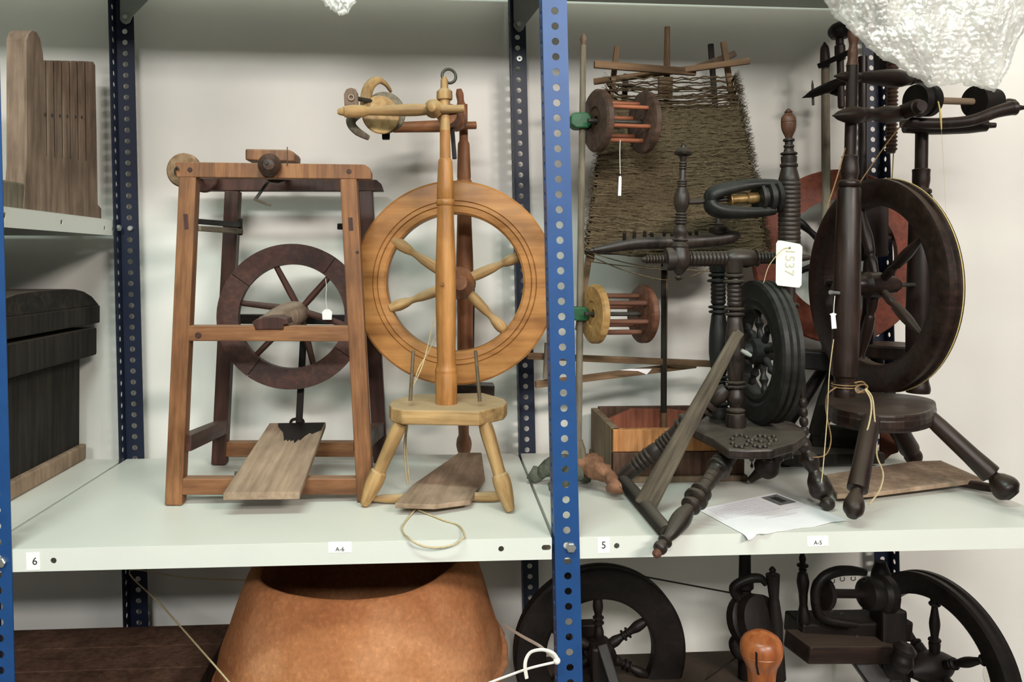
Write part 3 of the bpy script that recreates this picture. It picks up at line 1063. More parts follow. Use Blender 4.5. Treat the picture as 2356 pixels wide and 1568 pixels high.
def clamp(c, w_, h_):
    return prism('clamp', [P(c[0] + x, c[1] + y, 1.585) for x, y in ((-w_, -h_ * .6), (-w_ * .6, -h_), (w_ * .7, -h_), (w_, -h_ * .5), (w_, h_ * .6), (w_ * .7, h_), (-w_ * .5, h_), (-w_, h_ * .5))], (0, .035, 0), 'green_paint', bs, .003)


clamp((1337, 276), 24, 18)
clamp((1335, 722), 22, 16)


def spool(c0, c1, r, face, rim_, rodm, nrod, Y0, Y1, rr):
    a, b = P(c0[0], c0[1], Y0), P(c1[0], c1[1], Y1)
    ax = (b - a).normalized()
    k = K(a)
    s = ring('spool_disc', a, ax, [(r * k * .16, -.005), (r * k * .42, -.0055), (r * k * .46, -.0085), (r * k * .93, -.0085), (r * k, -.005), (r * k, .005), (r * k * .93, .0075), (r * k * .16, .0075)], face, bs, 40)
    ring('spool_disc', b, ax, [(r * k * .1, -.0075), (r * k * .93, -.0075), (r * k, -.005), (r * k, .005), (r * k * .93, .0085), (r * k * .1, .0085)], rim_, bs, 40)
    x = Vector((0, 0, 1)).cross(ax).normalized()
    z = ax.cross(x)
    for i in range(nrod):
        an = 2 * pi * (i + .35) / nrod
        o = (x * cos(an) + z * sin(an)) * (r * k * .62)
        lathe('spool_rod', a + o, b + o, [(0, rr), (1, rr)], rodm, bs, 10)
    lathe('spool_axle', a - ax * .022, b + ax * .01, [(0, 5), (1, 5)], 'iron', bs, 10)


spool((1376, 278), (1482, 282), 72, 'wood_spool_dark', 'wood_spool_dark', 'wood_rod_red', 6, 1.575, 1.60, 5)
spool((1369, 722), (1479, 722), 68, 'wood_spool_pale', 'wood_spool', 'wood_spool', 6, 1.575, 1.60, 6)
# gnarled branch base
lathe('socket', P(1334, 1078, 1.60), P(1331, 1012, 1.60), sm([(0, 19), (.3, 17), (.7, 15), (.9, 11), (1, 10)], 2), 'wood_weathered', bs, 14)
g0, g1, g2, g3 = S(1222, 1112), S(1274, 1150), S(1428, 1150), S(1350, 1085)
tube('branch_leg', [P(1330, 1072, 1.605), P(1295, 1066, 1.615), P(1262, 1075, 1.63), P(1240, 1095, 1.64), g0 + Vector((0, 0, 0.024))], [26, 22, 19, 14, 19], 'bark', bs, 12, rough=.006, zmin=SH + .0006)
tube('branch_leg', [P(1325, 1085, 1.585), P(1295, 1105, 1.55), g1 + Vector((0, 0, 0.026))], [22, 14, 17], 'bark', bs, 12, rough=.006, zmin=SH + .0006)
tube('branch_leg', [P(1340, 1068, 1.60), P(1372, 1074, 1.58), P(1398, 1092, 1.55), P(1414, 1118, 1.525), g2 + Vector((0, 0, 0.026))], [24, 26, 17, 20, 20], 'bark_red', bs, 14, rough=.009, zmin=SH + .0006)
tube('branch_leg', [P(1330, 1085, 1.61), P(1350, 1092, 1.64), g3 + Vector((0, 0, 0.020))], [18, 14, 12], 'bark', bs, 10, rough=.006, zmin=SH + .0006)
paper_tag('narrow white paper strip hanging on thread from the upper spool', P(1427, 322, 1.552), [P(1426, 350, 1.552), P(1427, 400, 1.552)],
          [P(x, y, 1.552) for x, y in ((1422, 450), (1424, 406), (1428, 404), (1430, 408), (1429, 450))])

# ------------------------------------------------------------------ wooden crate
XL, XRr, YF, YB = .357, .634, 1.650, 1.895
cz1 = P(1412, 987, YF).z
cr = thing('wooden_crate', 'open wooden box of bare boards standing at the wall', 'box', ((XL + XRr) / 2, 1.77, SH))
cb = SH + .0005
zt0 = SH + .012
prism('side_board', [Vector((XL, YF + .004, zt0)), Vector((XL, YB, zt0)), Vector((XL, YB, cz1 + .0)), Vector((XL, YF + .004, cz1))], (.016, 0, 0), 'wood_crate_side', cr, .0015)
boxw('side_board', XRr - .016, XRr, YF + .004, YB, zt0, cz1 - .004, 'wood_crate_brown', cr)
zm = SH + .062
boxw('front_board', XL + .0, XRr, YF - .004, YF + .014, zm, cz1, 'wood_crate', cr, .002)
boxw('front_board', XL + .0, XRr, YF - .004, YF + .014, zt0, zm - .001, 'wood_crate_brown', cr, .002)
boxw('back_board', XL + .016, XRr - .016, YB - .016, YB, zt0, cz1 + .004, 'wood_crate_brown', cr)
boxw('base_board', XL - .004, XRr + .004, YF - .012, YB, cb, zt0, 'wood_crate_side', cr)
prism('inner_board', [P(x, y, 1.80) for x, y in ((1395, 966), (1454, 940), (1540, 941), (1610, 950), (1610, 1000), (1395, 1000))], (0, .012, 0), 'wood_crate_red', cr)

# ------------------------------------------------------------------ yarn swift standing in the crate
sw = thing('yarn_swift', 'standing wooden yarn swift wound with coarse brown yarn', 'yarn swift', (.49, 1.75, SH))
pole_b = P(1527, 960, 1.76); pole_b.z = zt0 + .001
lathe('pole', pole_b, P(1535, 62, 1.76), [(0, 6.5), (.4, 6), (.47, 6), (.9, 7.5), (1, 6.5)], 'wood_stick', sw, 12)
lathe('pole_sleeve', P(1527, 948, 1.76), P(1528, 600, 1.76), [(0, 7.2), (1, 7.0)], 'wood_oldblack', sw, 10)
WS = 'wood_stick'
beam('upper_arm', P(1367, 148, 1.69), P(1600, 166, 1.74), 17, 10, WS, sw)
beam('upper_arm', P(1366, 188, 1.80), P(1726, 140, 1.69), 14, 10, WS, sw)
beam('upper_arm', P(1590, 160, 1.75), P(1690, 124, 1.83), 14, 10, 'wood_grey', sw)
beam('stick', P(1420, 106, 1.735), P(1360, 600, 1.735), 12, 11, WS, sw)
beam('stick', P(1357, 575, 1.735), P(1330, 760, 1.735), 14, 10, WS, sw)
beam('stick', P(1664, 96, 1.735), P(1738, 570, 1.735), 13, 10, WS, sw)
beam('stick', P(1635, 101, 1.84), P(1668, 560, 1.85), 12, 10, 'wood_darkest', sw)
beam('stick', P(1440, 170, 1.84), P(1415, 570, 1.85), 12, 10, 'wood_darkest', sw)
prism('hub_plate', [P(x, y, 1.735) for x, y in ((1516, 176), (1549, 176), (1548, 226), (1517, 226))], (0, .012, 0), WS, sw)
beam('lower_arm', P(1212, 818, 1.70), P(1720, 840, 1.80), 15, 10, WS, sw)
beam('lower_arm', P(1232, 884, 1.70), P(1600, 838, 1.81), 16, 10, WS, sw)
beam('end_paddle', P(1260, 788, 1.695), P(1256, 872, 1.695), 14, 8, 'wood_weathered', sw)
prism('paper_scrap', [P(x, y, 1.715) for x, y in ((1424, 851), (1452, 848), (1500, 848), (1488, 861), (1478, 857), (1468, 853))], (0, .0008, 0), 'paper', sw, 0)


def skein():
    rnd = random.Random(11)
    v, f = [], []
    vl, fl = [], []
    tl, tr_ = (1402, 178), (1688, 172)
    bl, br = (1346, 578), (1766, 586)
    YFn, YBk = 1.705, 1.785

    def corner(t, i, out=0.0):
        lx = tl[0] + (bl[0] - tl[0]) * t; rx = tr_[0] + (br[0] - tr_[0]) * t
        ly = tl[1] + (bl[1] - tl[1]) * t; ry = tr_[1] + (br[1] - tr_[1]) * t
        if i == 0: return P(lx - out, ly, YFn)
        if i == 1: return P(rx + out, ry, YFn)
        if i == 2: p = P(rx - 20 + out, ry, YBk)
        if i == 3: p = P(lx + 26 - out, ly, YBk)
        q = P(lx, ly, YFn)
        p.z = q.z
        return p
    N = 250
    for n in range(N):
        t = n / (N - 1)
        t = t ** 1.0
        if t < .12 and n % 4: continue
        if .12 <= t < .2 and n % 2: continue
        pts = []
        sk = rnd.uniform(-.006, .006)
        lift = [rnd.uniform(-.012, .012) for _ in range(4)]
        out = rnd.uniform(-3, 4)
        cs = [corner(min(max(t + l, 0), 1.04), i, out) for i, l in enumerate(lift)]
        for i in range(4):
            a, b = cs[i], cs[(i + 1) % 4]
            seg = 34 if i == 0 else 8
            bow = .014 if i == 0 else 0
            for s in range(seg):
                u = s / seg
                p = a.lerp(b, u)
                p.y -= bow * sin(pi * u)
                p.z -= .006 * sin(pi * u) * (1 + sk * 100)
                q = Vector(mnoise.noise_vector(Vector((u * 14 + n * .13, n * 1.7, i))))
                p += Vector((q.x * .002, q.y * .004, q.z * .0045))
                q2 = Vector(mnoise.noise_vector(Vector((u * 46 + n * 3.1, n * .9, i + 7))))
                p += Vector((0, q2.y * .0022, q2.z * .0026))
                pts.append(p)
        pale = rnd.random() < .26
        if pale: pts = [p + Vector((0, -.002 if p.y < YFn + .01 else 0, 0)) for p in pts]
        g, h_ = tube_geo(pts, rnd.uniform(.0012, .0024), 5, True)
        tv, tf = (vl, fl) if pale else (v, f)
        o = len(tv)
        tv += g
        tf += [tuple(x + o for x in q) for q in h_]
    # loose hairs standing off the skein
    for n in range(2200):
        t = rnd.random()
        u = rnd.choice([rnd.random(), 1.0, 1.0, 1.0, 0.0])
        a = corner(t, 0).lerp(corner(t, 1), u)
        a.y -= .012 * sin(pi * u)
        sgn = 1 if u > .5 else -1
        d = Vector((sgn * rnd.uniform(.003, .016), rnd.uniform(-.012, 0), rnd.uniform(-.012, .012)))
        pts = [a, a + d * .6 + Vector((0, 0, rnd.uniform(-.004, .004))), a + d]
        g, h_ = tube_geo(pts, .00035, 3)
        o = len(v)
        v += g
        f += [tuple(x + o for x in q) for q in h_]
    a = mk('yarn_skein', v, f, 'yarn', sw, smooth=True)
    b = mk('yarn_strands', vl, fl, 'yarn_light', sw, smooth=True)
    tag(a, kind='stuff'); tag(b, kind='stuff')
    # the sheet of packed inner windings behind the outer strands
    vv, ff = [], []
    rows, cols = 120, 60
    for r in range(rows):
        t = .2 + .78 * r / (rows - 1)
        for c in range(cols):
            u = c / (cols - 1)
            p = corner(t, 0).lerp(corner(t, 1), .015 + .97 * u)
            p.y += -.0028 - .0145 * sin(pi * u)
            p += Vector((0, mnoise.noise(Vector((u * 22, t * 120, 2))) * .0035 + mnoise.noise(Vector((u * 60, t * 200, 5))) * .0015, 0))
            vv.append(p)
    n0 = len(vv)
    vv += [p + Vector((0, .006, 0)) for p in vv]
    for r in range(rows - 1):
        for c in range(cols - 1):
            a_ = r * cols + c
            ff.append((a_, a_ + 1, a_ + cols + 1, a_ + cols))
            ff.append((n0 + a_, n0 + a_ + cols, n0 + a_ + cols + 1, n0 + a_ + 1))
    for r in range(rows - 1):
        for c in (0, cols - 1):
            a_ = r * cols + c
            ff.append((a_, a_ + cols, n0 + a_ + cols, n0 + a_))
    for c in range(cols - 1):
        for r in (0, rows - 1):
            a_ = r * cols + c
            ff.append((a_, a_ + 1, n0 + a_ + 1, n0 + a_))
    mk('packed_yarn', vv, ff, 'yarn_felt', sw, smooth=True)
    # sagging loose strands under the skein
    for (y0_, y1_, sag) in ((578, 600, 40), (585, 560, 58), (600, 575, 18)):
        tube('loose_strand', [P(1350, y0_, 1.70), P(1450, y0_ + sag * .7, 1.695), P(1560, y0_ + sag, 1.69), P(1680, y1_ + sag * .6, 1.69), P(1755, y1_, 1.69)], .0013, 'yarn_light', sw, 5)


skein()

# ------------------------------------------------------------------ ornate dark spinning wheel
ow = thing('ornate_spinning_wheel', 'ornate black spinning wheel with ringed legs and beaded table', 'spinning wheel', (.56, 1.50, SH))
EB, BK = 'wood_ebony', 'wood_black'
OZ = P(1720, 985, 1.50).z
tab = [S(x, y, OZ) for x, y in ((1565, 968), (1600, 990), (1640, 1008), (1672, 1031), (1720, 1034), (1780, 1032), (1830, 1018), (1856, 1000), (1850, 985), (1825, 970), (1780, 962), (1700, 955), (1630, 950), (1580, 955))]
prism('table', tab, (0, 0, -.017), EB, ow, .004)
# rosettes of half-round studs along the front of the table
studs = []
for (cx_, cy_, rx, ry, n) in ((1703, 1015, 19, 14, 9), (1751, 1016, 22, 13, 11)):
    for i in range(n):
        an = 2 * pi * i / n
        studs.append((cx_ + rx * cos(an), cy_ + ry * sin(an)))
studs += [(1751, 1016), (1740, 1012), (1732, 1010), (1785, 1013), (1780, 1004)]
src = None
for (x, y) in studs:
    p = S(x, y, OZ + .0012)
    if src is None:
        src = ball('stud', p, .0047, EB, ow, 10)
    else:
        o = src.copy()
        o.data = src.data
        link(o, Matrix.Translation(p) @ Matrix.Translation(Vector((0, 0, -.0047))), ow)
# pendants under the edge
for (x, y, l) in ((1729, 1040, 38), (1757, 1040, 20), (1772, 1040, 24), (1800, 1036, 26), (1822, 1032, 24)):
    a = P(x, y, 1.455); b = P(x + 1, y + l, 1.455)
    lathe('pendant', a, b, sm([(0, 1.2), (.15, 1.2), (.3, 5.5), (.45, 6), (.58, 2), (.7, 2), (.85, 4), (1, .6)], 3), EB, ow, 10)
# turned legs
lf0, lf1 = P(1690, 1026, 1.455), P(1513, 1268, 1.268)
lathe('leg', lf0, lf1, [(0, 23), (.14, 22), (.16, 22)] + bead(.19, .02, 22, 27) + bead(.235, .022, 22, 29) + [(.265, 20), (.30, 19), (.302, 17.5), (.305, 19), (.345, 18), (.347, 16.5), (.35, 18), (.39, 17), (.392, 15.5), (.395, 17), (.44, 16)] + bead(.47, .022, 16, 25) + bead(.535, .03, 15, 28) + bead(.6, .025, 14, 23) + sm([(.63, 15), (.7, 21), (.76, 21), (.85, 15), (.90, 10)], 3) + bead(.915, .014, 10, 16) + sm([(.935, 11), (.96, 15), (.985, 14), (1, 6)], 3), EB, ow, 22)
lathe('leg_stub_tip', lf1 + Vector((0, 0, -.002)), lf1 + (lf1 - lf0).normalized() * .010, [(0, 11), (.6, 10), (1, 4)], 'wood_spool', ow, 12)
ll0, ll1 = P(1672, 893, 1.52), S(1426, 1104, SH + .014)
lathe('leg', ll0, ll1, sm([(0, 14), (.06, 20), (.12, 17)], 2) + bead(.16, .022, 13, 24) + bead(.205, .02, 13, 25) + [(.23, 17), (.33, 16)] + bead(.36, .025, 14, 25) + bead(.41, .02, 14, 22) + [(.43, 16), (.5, 15)] + rings(.5, .62, 4, 12, 17) + [(.64, 16), (.68, 18)] + rings(.7, .84, 4, 17, 20) + [(.86, 19), (.94, 17), (.98, 15), (1, 8)], EB, ow, 20)
lr0, lr1 = P(1845, 1010, 1.49), S(1902, 1160, SH + .006)
lathe('leg', lr0, lr1, sm([(0, 14), (.1, 17), (.2, 13), (.3, 20), (.42, 17), (.5, 13), (.62, 23), (.75, 26), (.85, 24), (.92, 11)], 3) + sm([(.93, 10), (.96, 15), (.99, 13), (1, 5)], 3), EB, ow, 16, wob=.12)
lb0, lb1 = P(1822, 1025, 1.55), S(1726, 1104, SH + .009)
lathe('leg', lb0, lb1, sm([(0, 14), (.15, 19), (.3, 12), (.4, 17), (.55, 29), (.7, 25), (.78, 13), (1, 8)], 3), EB, ow, 18)
ball('foot_ball', S(1905, 1158, SH + .0132), .0125, EB, ow)
# treadle cross bar and long lever
xb0, xb1 = S(1432, 1102, SH + .0155), S(1533, 1222, SH + .0135)
lathe('treadle_bar', xb0, xb1, [(0, 14), (.02, 16), (.3, 17), (.55, 17), (.98, 16), (1, 13)], 'wood_oldblack', ow, 14)
beam('treadle_lever', P(1483, 1165, 1.435), P(1698, 765, 1.45), 54, 14, 'wood_lever', ow, w2=24, d2=12, bevel=.004)
beam('lever_tip', P(1690, 780, 1.45), P(1703, 762, 1.45), 20, 13, 'wood_lever', ow)
# uprights carrying the head
def upright(b, t, mat):
    return lathe('upright', b, t, [(0, 22), (.03, 24), (.08, 21)] + bead(.1, .012, 16, 22) + sm([(.12, 13), (.17, 21), (.22, 17)], 3) + bead(.245, .01, 14, 24) + bead(.27, .01, 14, 23) + sm([(.29, 17), (.42, 22), (.55, 21), (.66, 16)], 3) + bead(.68, .011, 13, 22) + bead(.71, .011, 13, 23) + rings(.73, .86, 5, 15, 17) + bead(.875, .012, 15, 25) + bead(.91, .013, 14, 22) + [(.93, 19), (1, 21)], mat, ow, 20)


upright(P(1693, 982, 1.515), P(1689, 600, 1.515), EB)
upright(P(1655, 965, 1.60), P(1652, 600, 1.60), BK)
# horizontal bars of the head
lathe('cross_bar', P(1476, 597, 1.52), P(1862, 592, 1.53), [(0, 4), (.02, 8)] + rings(.025, .13, 6, 7, 10) + [(.14, 12), (.141, 25), (.16, 27), (.19, 26), (.195, 14), (.27, 13)] + bead(.28, .008, 13, 18) + rings(.29, .5, 9, 16, 18) + [(.51, 19), (.55, 23), (.62, 22), (.66, 18)] + bead(.68, .01, 15, 20) + rings(.7, .86, 8, 12, 14) + [(.88, 12), (.96, 9), (1, 6)], EB, ow, 20)
tube('distaff_arm', [P(1352, 578, 1.60), P(1400, 570, 1.60), P(1470, 558, 1.60), P(1560, 556, 1.60), P(1630, 552, 1.60), P(1680, 545, 1.60), P(1702, 538, 1.60)], [4, 12, 16, 18, 17, 16, 6], EB, ow, 14)
lathe('distaff_tip', P(1350, 579, 1.60), P(1366, 575, 1.60), sm([(0, 2), (.4, 6), (.7, 4), (1, 8)], 2), EB, ow, 12)
rnd = random.Random(5)
for x in (1436, 1458, 1482, 1502, 1526, 1544, 1588, 1602):
    y = 556 - (x - 1436) * .04
    beam('peg', P(x, y, 1.595), P(x + rnd.uniform(-4, 4), y - rnd.uniform(14, 24), 1.590), 7, 7, 'wood_darkest', ow, bevel=.001)
lathe('distaff_cup', P(1655, 544, 1.60), P(1653, 502, 1.60), sm([(0, 10), (.2, 22), (.5, 21), (.62, 12)], 3) + bead(.68, .05, 9, 13) + [(.8, 8), (1, 4)], EB, ow, 16)
# front maiden (thin turned upright with mushroom top)
lathe('maiden', P(1562, 630, 1.52), P(1573, 330, 1.52), sm([(0, 9), (.06, 22), (.12, 26), (.18, 22)], 3) + [(.2, 20), (.21, 21), (.24, 16)] + bead(.26, .01, 13, 18) + sm([(.28, 12), (.33, 16), (.37, 11)], 3) + rings(.38, .47, 4, 9, 14) + sm([(.475, 11), (.53, 17), (.6, 17), (.66, 11)], 3) + rings(.665, .72, 3, 8, 11) + [(.73, 7), (.79, 7)] + rings(.8, .86, 3, 6, 9) + [(.87, 7), (.9, 8), (.915, 20), (.93, 21), (.955, 16), (.97, 7), (.985, 6), (1, 3)], EB, ow, 18)
lathe('maiden_drop', P(1562, 628, 1.52), P(1560, 645, 1.52), sm([(0, 4), (.3, 5), (.6, 9), (.85, 7), (1, 2)], 2), EB, ow, 12)
# rear maiden with ribbed barrel and acorn finial
lathe('maiden', P(1817, 735, 1.53), P(1815, 318, 1.53), [(0, 14), (.05, 20)] + bead(.08, .015, 14, 22) + [(.12, 13), (.3, 13)] + bead(.33, .01, 13, 22) + [(.35, 22), (.37, 23), (.38, 24)] + rings(.39, .76, 15, 23, 25) + sm([(.77, 24), (.81, 20), (.83, 18)], 2) + bead(.85, .012, 17, 20) + [(.88, 18), (.9, 18)] + bead(.915, .01, 12, 19) + [(.94, 11)] + bead(.955, .01, 9, 12) + [(.97, 9)] + bead(.99, .01, 9, 13), EB, ow, 22)
lathe('acorn_finial', P(1815, 322, 1.53), P(1814, 250, 1.53), sm([(0, 6), (.12, 9), (.3, 15), (.5, 17), (.56, 17)], 3) + [(.565, 15.5), (.575, 17)] + sm([(.58, 17), (.72, 16), (.86, 9)], 3) + bead(.9, .03, 6, 9) + [(.96, 6), (1, 2)], 'wood_spool', ow, 20)
# flyer and bobbin
lathe('flyer_shaft', P(1585, 465, 1.52), P(1806, 448, 1.53), [(0, 5), (.1, 7), (.2, 5), (1, 5)], EB, ow, 10)
def horn(side):
    s = side
    pts = [P(1634, 462, 1.52), P(1638, 462 - 14 * s, 1.518), P(1658, 462 - 24 * s, 1.515), P(1695, 459 - 30 * s, 1.513), P(1735, 456 - 33 * s, 1.513), P(1782, 453 - 32 * s, 1.515)]
    return tube('flyer_horn', pts, [14, 16, 16, 14, 12, 9], BK, ow, 12, flat=1.6)


horn(1)
horn(-1)
lathe('bobbin', P(1678, 460, 1.52), P(1748, 454, 1.523), [(0, 15), (.05, 15), (.1, 10), (.55, 10), (.6, 13), (.9, 13), (1, 13)], 'brass', ow, 16)
lathe('whorl', P(1742, 455, 1.523), P(1796, 450, 1.527), [(0, 12), (.01, 36), (.12, 38), (.2, 30), (.3, 30), (.34, 40), (.5, 41), (.55, 33), (.62, 33), (.66, 40), (.85, 38), (.9, 20), (1, 18)], BK, ow, 30)
# small heavy wheel standing in the depth of the shelf
wc = P(1752, 808, 1.545)
k = K(wc)
R_ = 163 * k
ax = Vector((-1, -.04, 0)).normalized()
ring('rim', wc, ax, [(R_ * .60, -.014), (R_ * .60, .014), (R_ * .66, .019), (R_ * .72, .017), (R_ * .76, .021), (R_ * .96, .021), (R_, .017), (R_, .008), (R_ * .975, .005), (R_, .002), (R_, -.005), (R_ * .975, -.008), (R_, -.011), (R_, -.019), (R_ * .96, -.021), (R_ * .7, -.02)], BK, ow, 64)
lathe('hub', wc - ax * .035, wc + ax * .05, [(0, 8), (.1, 20), (.3, 22), (.35, 30), (.65, 30), (.7, 20), (.85, 16), (1, 9)], BK, ow, 20)
sx_ = Vector((0, 0, 1)).cross(ax).normalized()
for i in range(8):
    an = 2 * pi * i / 8 + .2
    d = sx_ * cos(an) + Vector((0, 0, 1)) * sin(an)
    lathe('spoke', wc + d * R_ * .12, wc + d * R_ * .62, sm([(0, 6), (.2, 9), (.4, 6), (.55, 11), (.7, 6), (.85, 9), (1, 6)], 2), BK, ow, 10)
lathe('axle', wc - ax * .06, wc + ax * .075, [(0, 5), (1, 5)], 'iron', ow, 10)
lathe('crank_pin', P(1705, 805, 1.47), P(1728, 818, 1.47), [(0, 4), (.5, 6), (1, 4)], 'grey_plate', ow, 10)
# beaded thin rod at the right
lathe('beaded_rod', P(1851, 1002, 1.50), P(1840, 795, 1.50), rings(0, .42, 4, 5, 10) + sm([(.43, 6), (.55, 9), (.7, 8), (.85, 5), (1, 3)], 3), EB, ow, 12)
# white number card hanging on the wheel
tg = thing('number_card', 'cream card with the pencilled number hanging over the ornate wheel', 'tag', P(1815, 661, 1.475), 'inventory tags tied to the old tools')
cc = [P(x, y, 1.475) for x, y in ((1789, 656), (1785, 650), (1786, 560), (1790, 553), (1797, 553), (1840, 561), (1846, 567), (1844, 655), (1839, 661), (1833, 661))]
prism('card', cc, (0, .0008, 0), 'card', tg, 0)
disc('punch_hole', P(1817, 570, 1.4747), (0, 1, 0), .0022, .0004, 'black_iron', tg, 10, .0001)
text('printed_text', '1537', P(1816, 602, 1.4745), .026, 'pencil', tg, Matrix.Rotation(radians(93), 3, 'Y') @ ROTF)
tube('string', [P(1818, 570, 1.474), P(1800, 574, 1.47), P(1770, 610, 1.475), P(1757, 650, 1.478)], .0007, 'string_pale', tg, 5)

# ------------------------------------------------------------------ printed sheet lying on the shelf
ps = thing('paper_sheet', 'white printed sheet with a torn edge lying under the ornate wheel', 'paper', S(1770, 1190))
rnd = random.Random(2)
zt_ = SH + .0011
front = []
L0, L1 = S(1700, 1224, zt_), S(1950, 1199, zt_)
for i in range(25):
    t = i / 24
    p = S(1722 + (1950 - 1722) * t, 1233 - 35 * t + rnd.uniform(-1.6, 1.6), zt_)
    front.append(p)
back = [S(1608, 1172, zt_), S(1655, 1148, zt_), S(1785, 1132, zt_)]
rows = 20
vv, ff = [], []
bl_, br_ = S(1606, 1172, zt_), S(1784, 1133, zt_)
for r in range(rows):
    s = r / (rows - 1)
    for i in range(25):
        t = i / 24
        b_ = bl_.lerp(br_, t)
        p = b_.lerp(front[i], s)
        edge = 1.302
        if p.y < edge + .012:
            over = edge + .012 - p.y
            p.z -= over * .55 if p.y > edge - .05 else 0
            p.z += .0006
        p.z += .0012 * s * max(0, sin(t * 9)) * (1 if p.y > edge + .03 else 0)
        vv.append(p)
n0 = len(vv)
vv += [p + Vector((0, 0, .0004)) for p in vv]
for r in range(rows - 1):
    for i in range(24):
        a = r * 25 + i
        ff.append((a, a + 25, a + 26, a + 1))
        ff.append((n0 + a, n0 + a + 1, n0 + a + 26, n0 + a + 25))
for r in range(rows - 1):
    for i in (0, 24):
        a = r * 25 + i
        ff.append((a, a + 25, n0 + a + 25, n0 + a))
for i in range(24):
    for r in (0, rows - 1):
        a = r * 25 + i
        ff.append((a, a + 1, n0 + a + 1, n0 + a))
mk('sheet', vv, ff, 'paper', ps, smooth=True)


def on_sheet(u, s, up=.0009):
    p = bl_.lerp(br_, u).lerp(front[0].lerp(front[24], u), s)
    return p + Vector((0, 0, up + .0004 + .0012 * s * max(0, sin(u * 9))))


def patch(name, u0, u1, s0, s1, mat, up=.0009):
    q = [on_sheet(u0, s0, up), on_sheet(u1, s0, up), on_sheet(u1, s1, up), on_sheet(u0, s1, up)]
    return prism(name, q, (0, 0, -.0003), mat, ps, 0)


for i in range(9):
    patch('printed_line', .08, .70, .07 + i * .045, .085 + i * .045, 'faint_ink')
patch('printed_line', .72, .90, .50, .515, 'faint_ink')
patch('printed_line', .40, .75, .62, .632, 'faint_ink')
patch('printed_photo', .76, .96, .06, .36, 'photo_print')
patch('printed_photo', .82, .90, .12, .30, 'photo_dark', .0012)


# ------------------------------------------------------------------ dark brown spinning wheel at the right end
dw = thing('dark_spinning_wheel', 'dark brown spinning wheel with round stool seat at the shelf end', 'spinning wheel', (.93, 1.58, SH))
DK = 'wood_dark'
DZ = P(2027, 950, 1.46).z
sc_ = S(2026, 928, DZ)
# round seat
seat = [S(x, y, DZ) for x, y in ((1902, 915), (1908, 930), (1940, 943), (1990, 951), (2040, 955), (2100, 953), (2140, 944), (2153, 930), (2148, 918), (2110, 909), (2050, 903), (1980, 900), (1930, 902), (1908, 907))]
seat = catmull(seat, 3, True)
prism('seat', seat, (0, 0, -.034), DK, dw, .004, M=frame(seat[0], seat[len(seat) // 2], (0, 0, 1)))
prism('seat_moulding', [p.lerp(sc_, -.012) for p in seat], (0, 0, -.016), DK, dw, .003).location.z -= .010
b1, b2, b3 = S(1960, 1188, SH + .0235), S(2333, 1140, SH + .0225), S(2106, 1058, SH + .012)


def dleg(a, b, r0, r1, rb):
    lathe('leg', a, b, [(0, r0), (.12, r0 * 1.08), (.5, (r0 + r1) / 2), (.72, r1), (.74, r1 * .98), (.75, r1 * .62)] + sm([(.76, r1 * .55), (.8, rb * .7), (.88, rb), (.95, rb * .95), (1, rb * .5)], 3), DK, dw, 24)


dleg(P(2005, 962, 1.44), b1, 20, 23, 22)
dleg(P(2140, 960, 1.52), b2, 18, 24, 30)
dleg(P(2050, 955, 1.66), b3, 20, 23, 20)
# treadle board and its bar
zt1 = SH + .030
tb = [S(1985, 1128, SH + .022), S(2265, 1092, SH + .034), S(2160, 1056, SH + .036), S(1905, 1088, SH + .026)]
prism('treadle', [P(1925, 1137, 1.470), P(2000, 1133, 1.475), P(2262, 1100, 1.55), P(2165, 1058, 1.68), P(2100, 1060, 1.68), P(1900, 1090, 1.59)], (0, 0, -.009), 'wood_dusty', dw, .002)
lathe('treadle_bar', S(2200, 1108, SH + .012), S(2318, 1128, SH + .014), [(0, 9), (.5, 11), (1, 9)], DK, dw, 12)
# turned posts
def dpost(b, t, base_r, lo_r, hi_r, tt, mat=DK):
    lathe('post', b, t, [(0, base_r), (.012, base_r * 1.06)] + sm([(.02, base_r * 1.05), (.045, base_r * .9), (.06, lo_r * .8)], 3) + [(.065, lo_r * .95), (.3, lo_r * 1.02), (tt - .035, lo_r * .86), (tt - .03, lo_r * .8)] + bead(tt - .018, .012, lo_r * .6, lo_r * .82) + sm([(tt, lo_r * .6), (tt + .02, lo_r * .68), (tt + .05, hi_r * 1.35), (tt + .065, hi_r * 1.4)], 2) + [(tt + .07, hi_r), (1, hi_r)], mat, dw, 26)


dpost(P(1942, 913, 1.47), P(1961, 150, 1.47), 24, 30, 13, .66)
dpost(P(2112, 903, 1.60), P(2121, 296, 1.60), 25, 28, 14, .78)
lathe('finial', P(1961, 152, 1.47), P(1966, 58, 1.47), sm([(0, 14), (.15, 11), (.35, 12), (.5, 9), (.7, 13), (.85, 13), (1, 8)], 3), 'wood_spool', dw, 18)
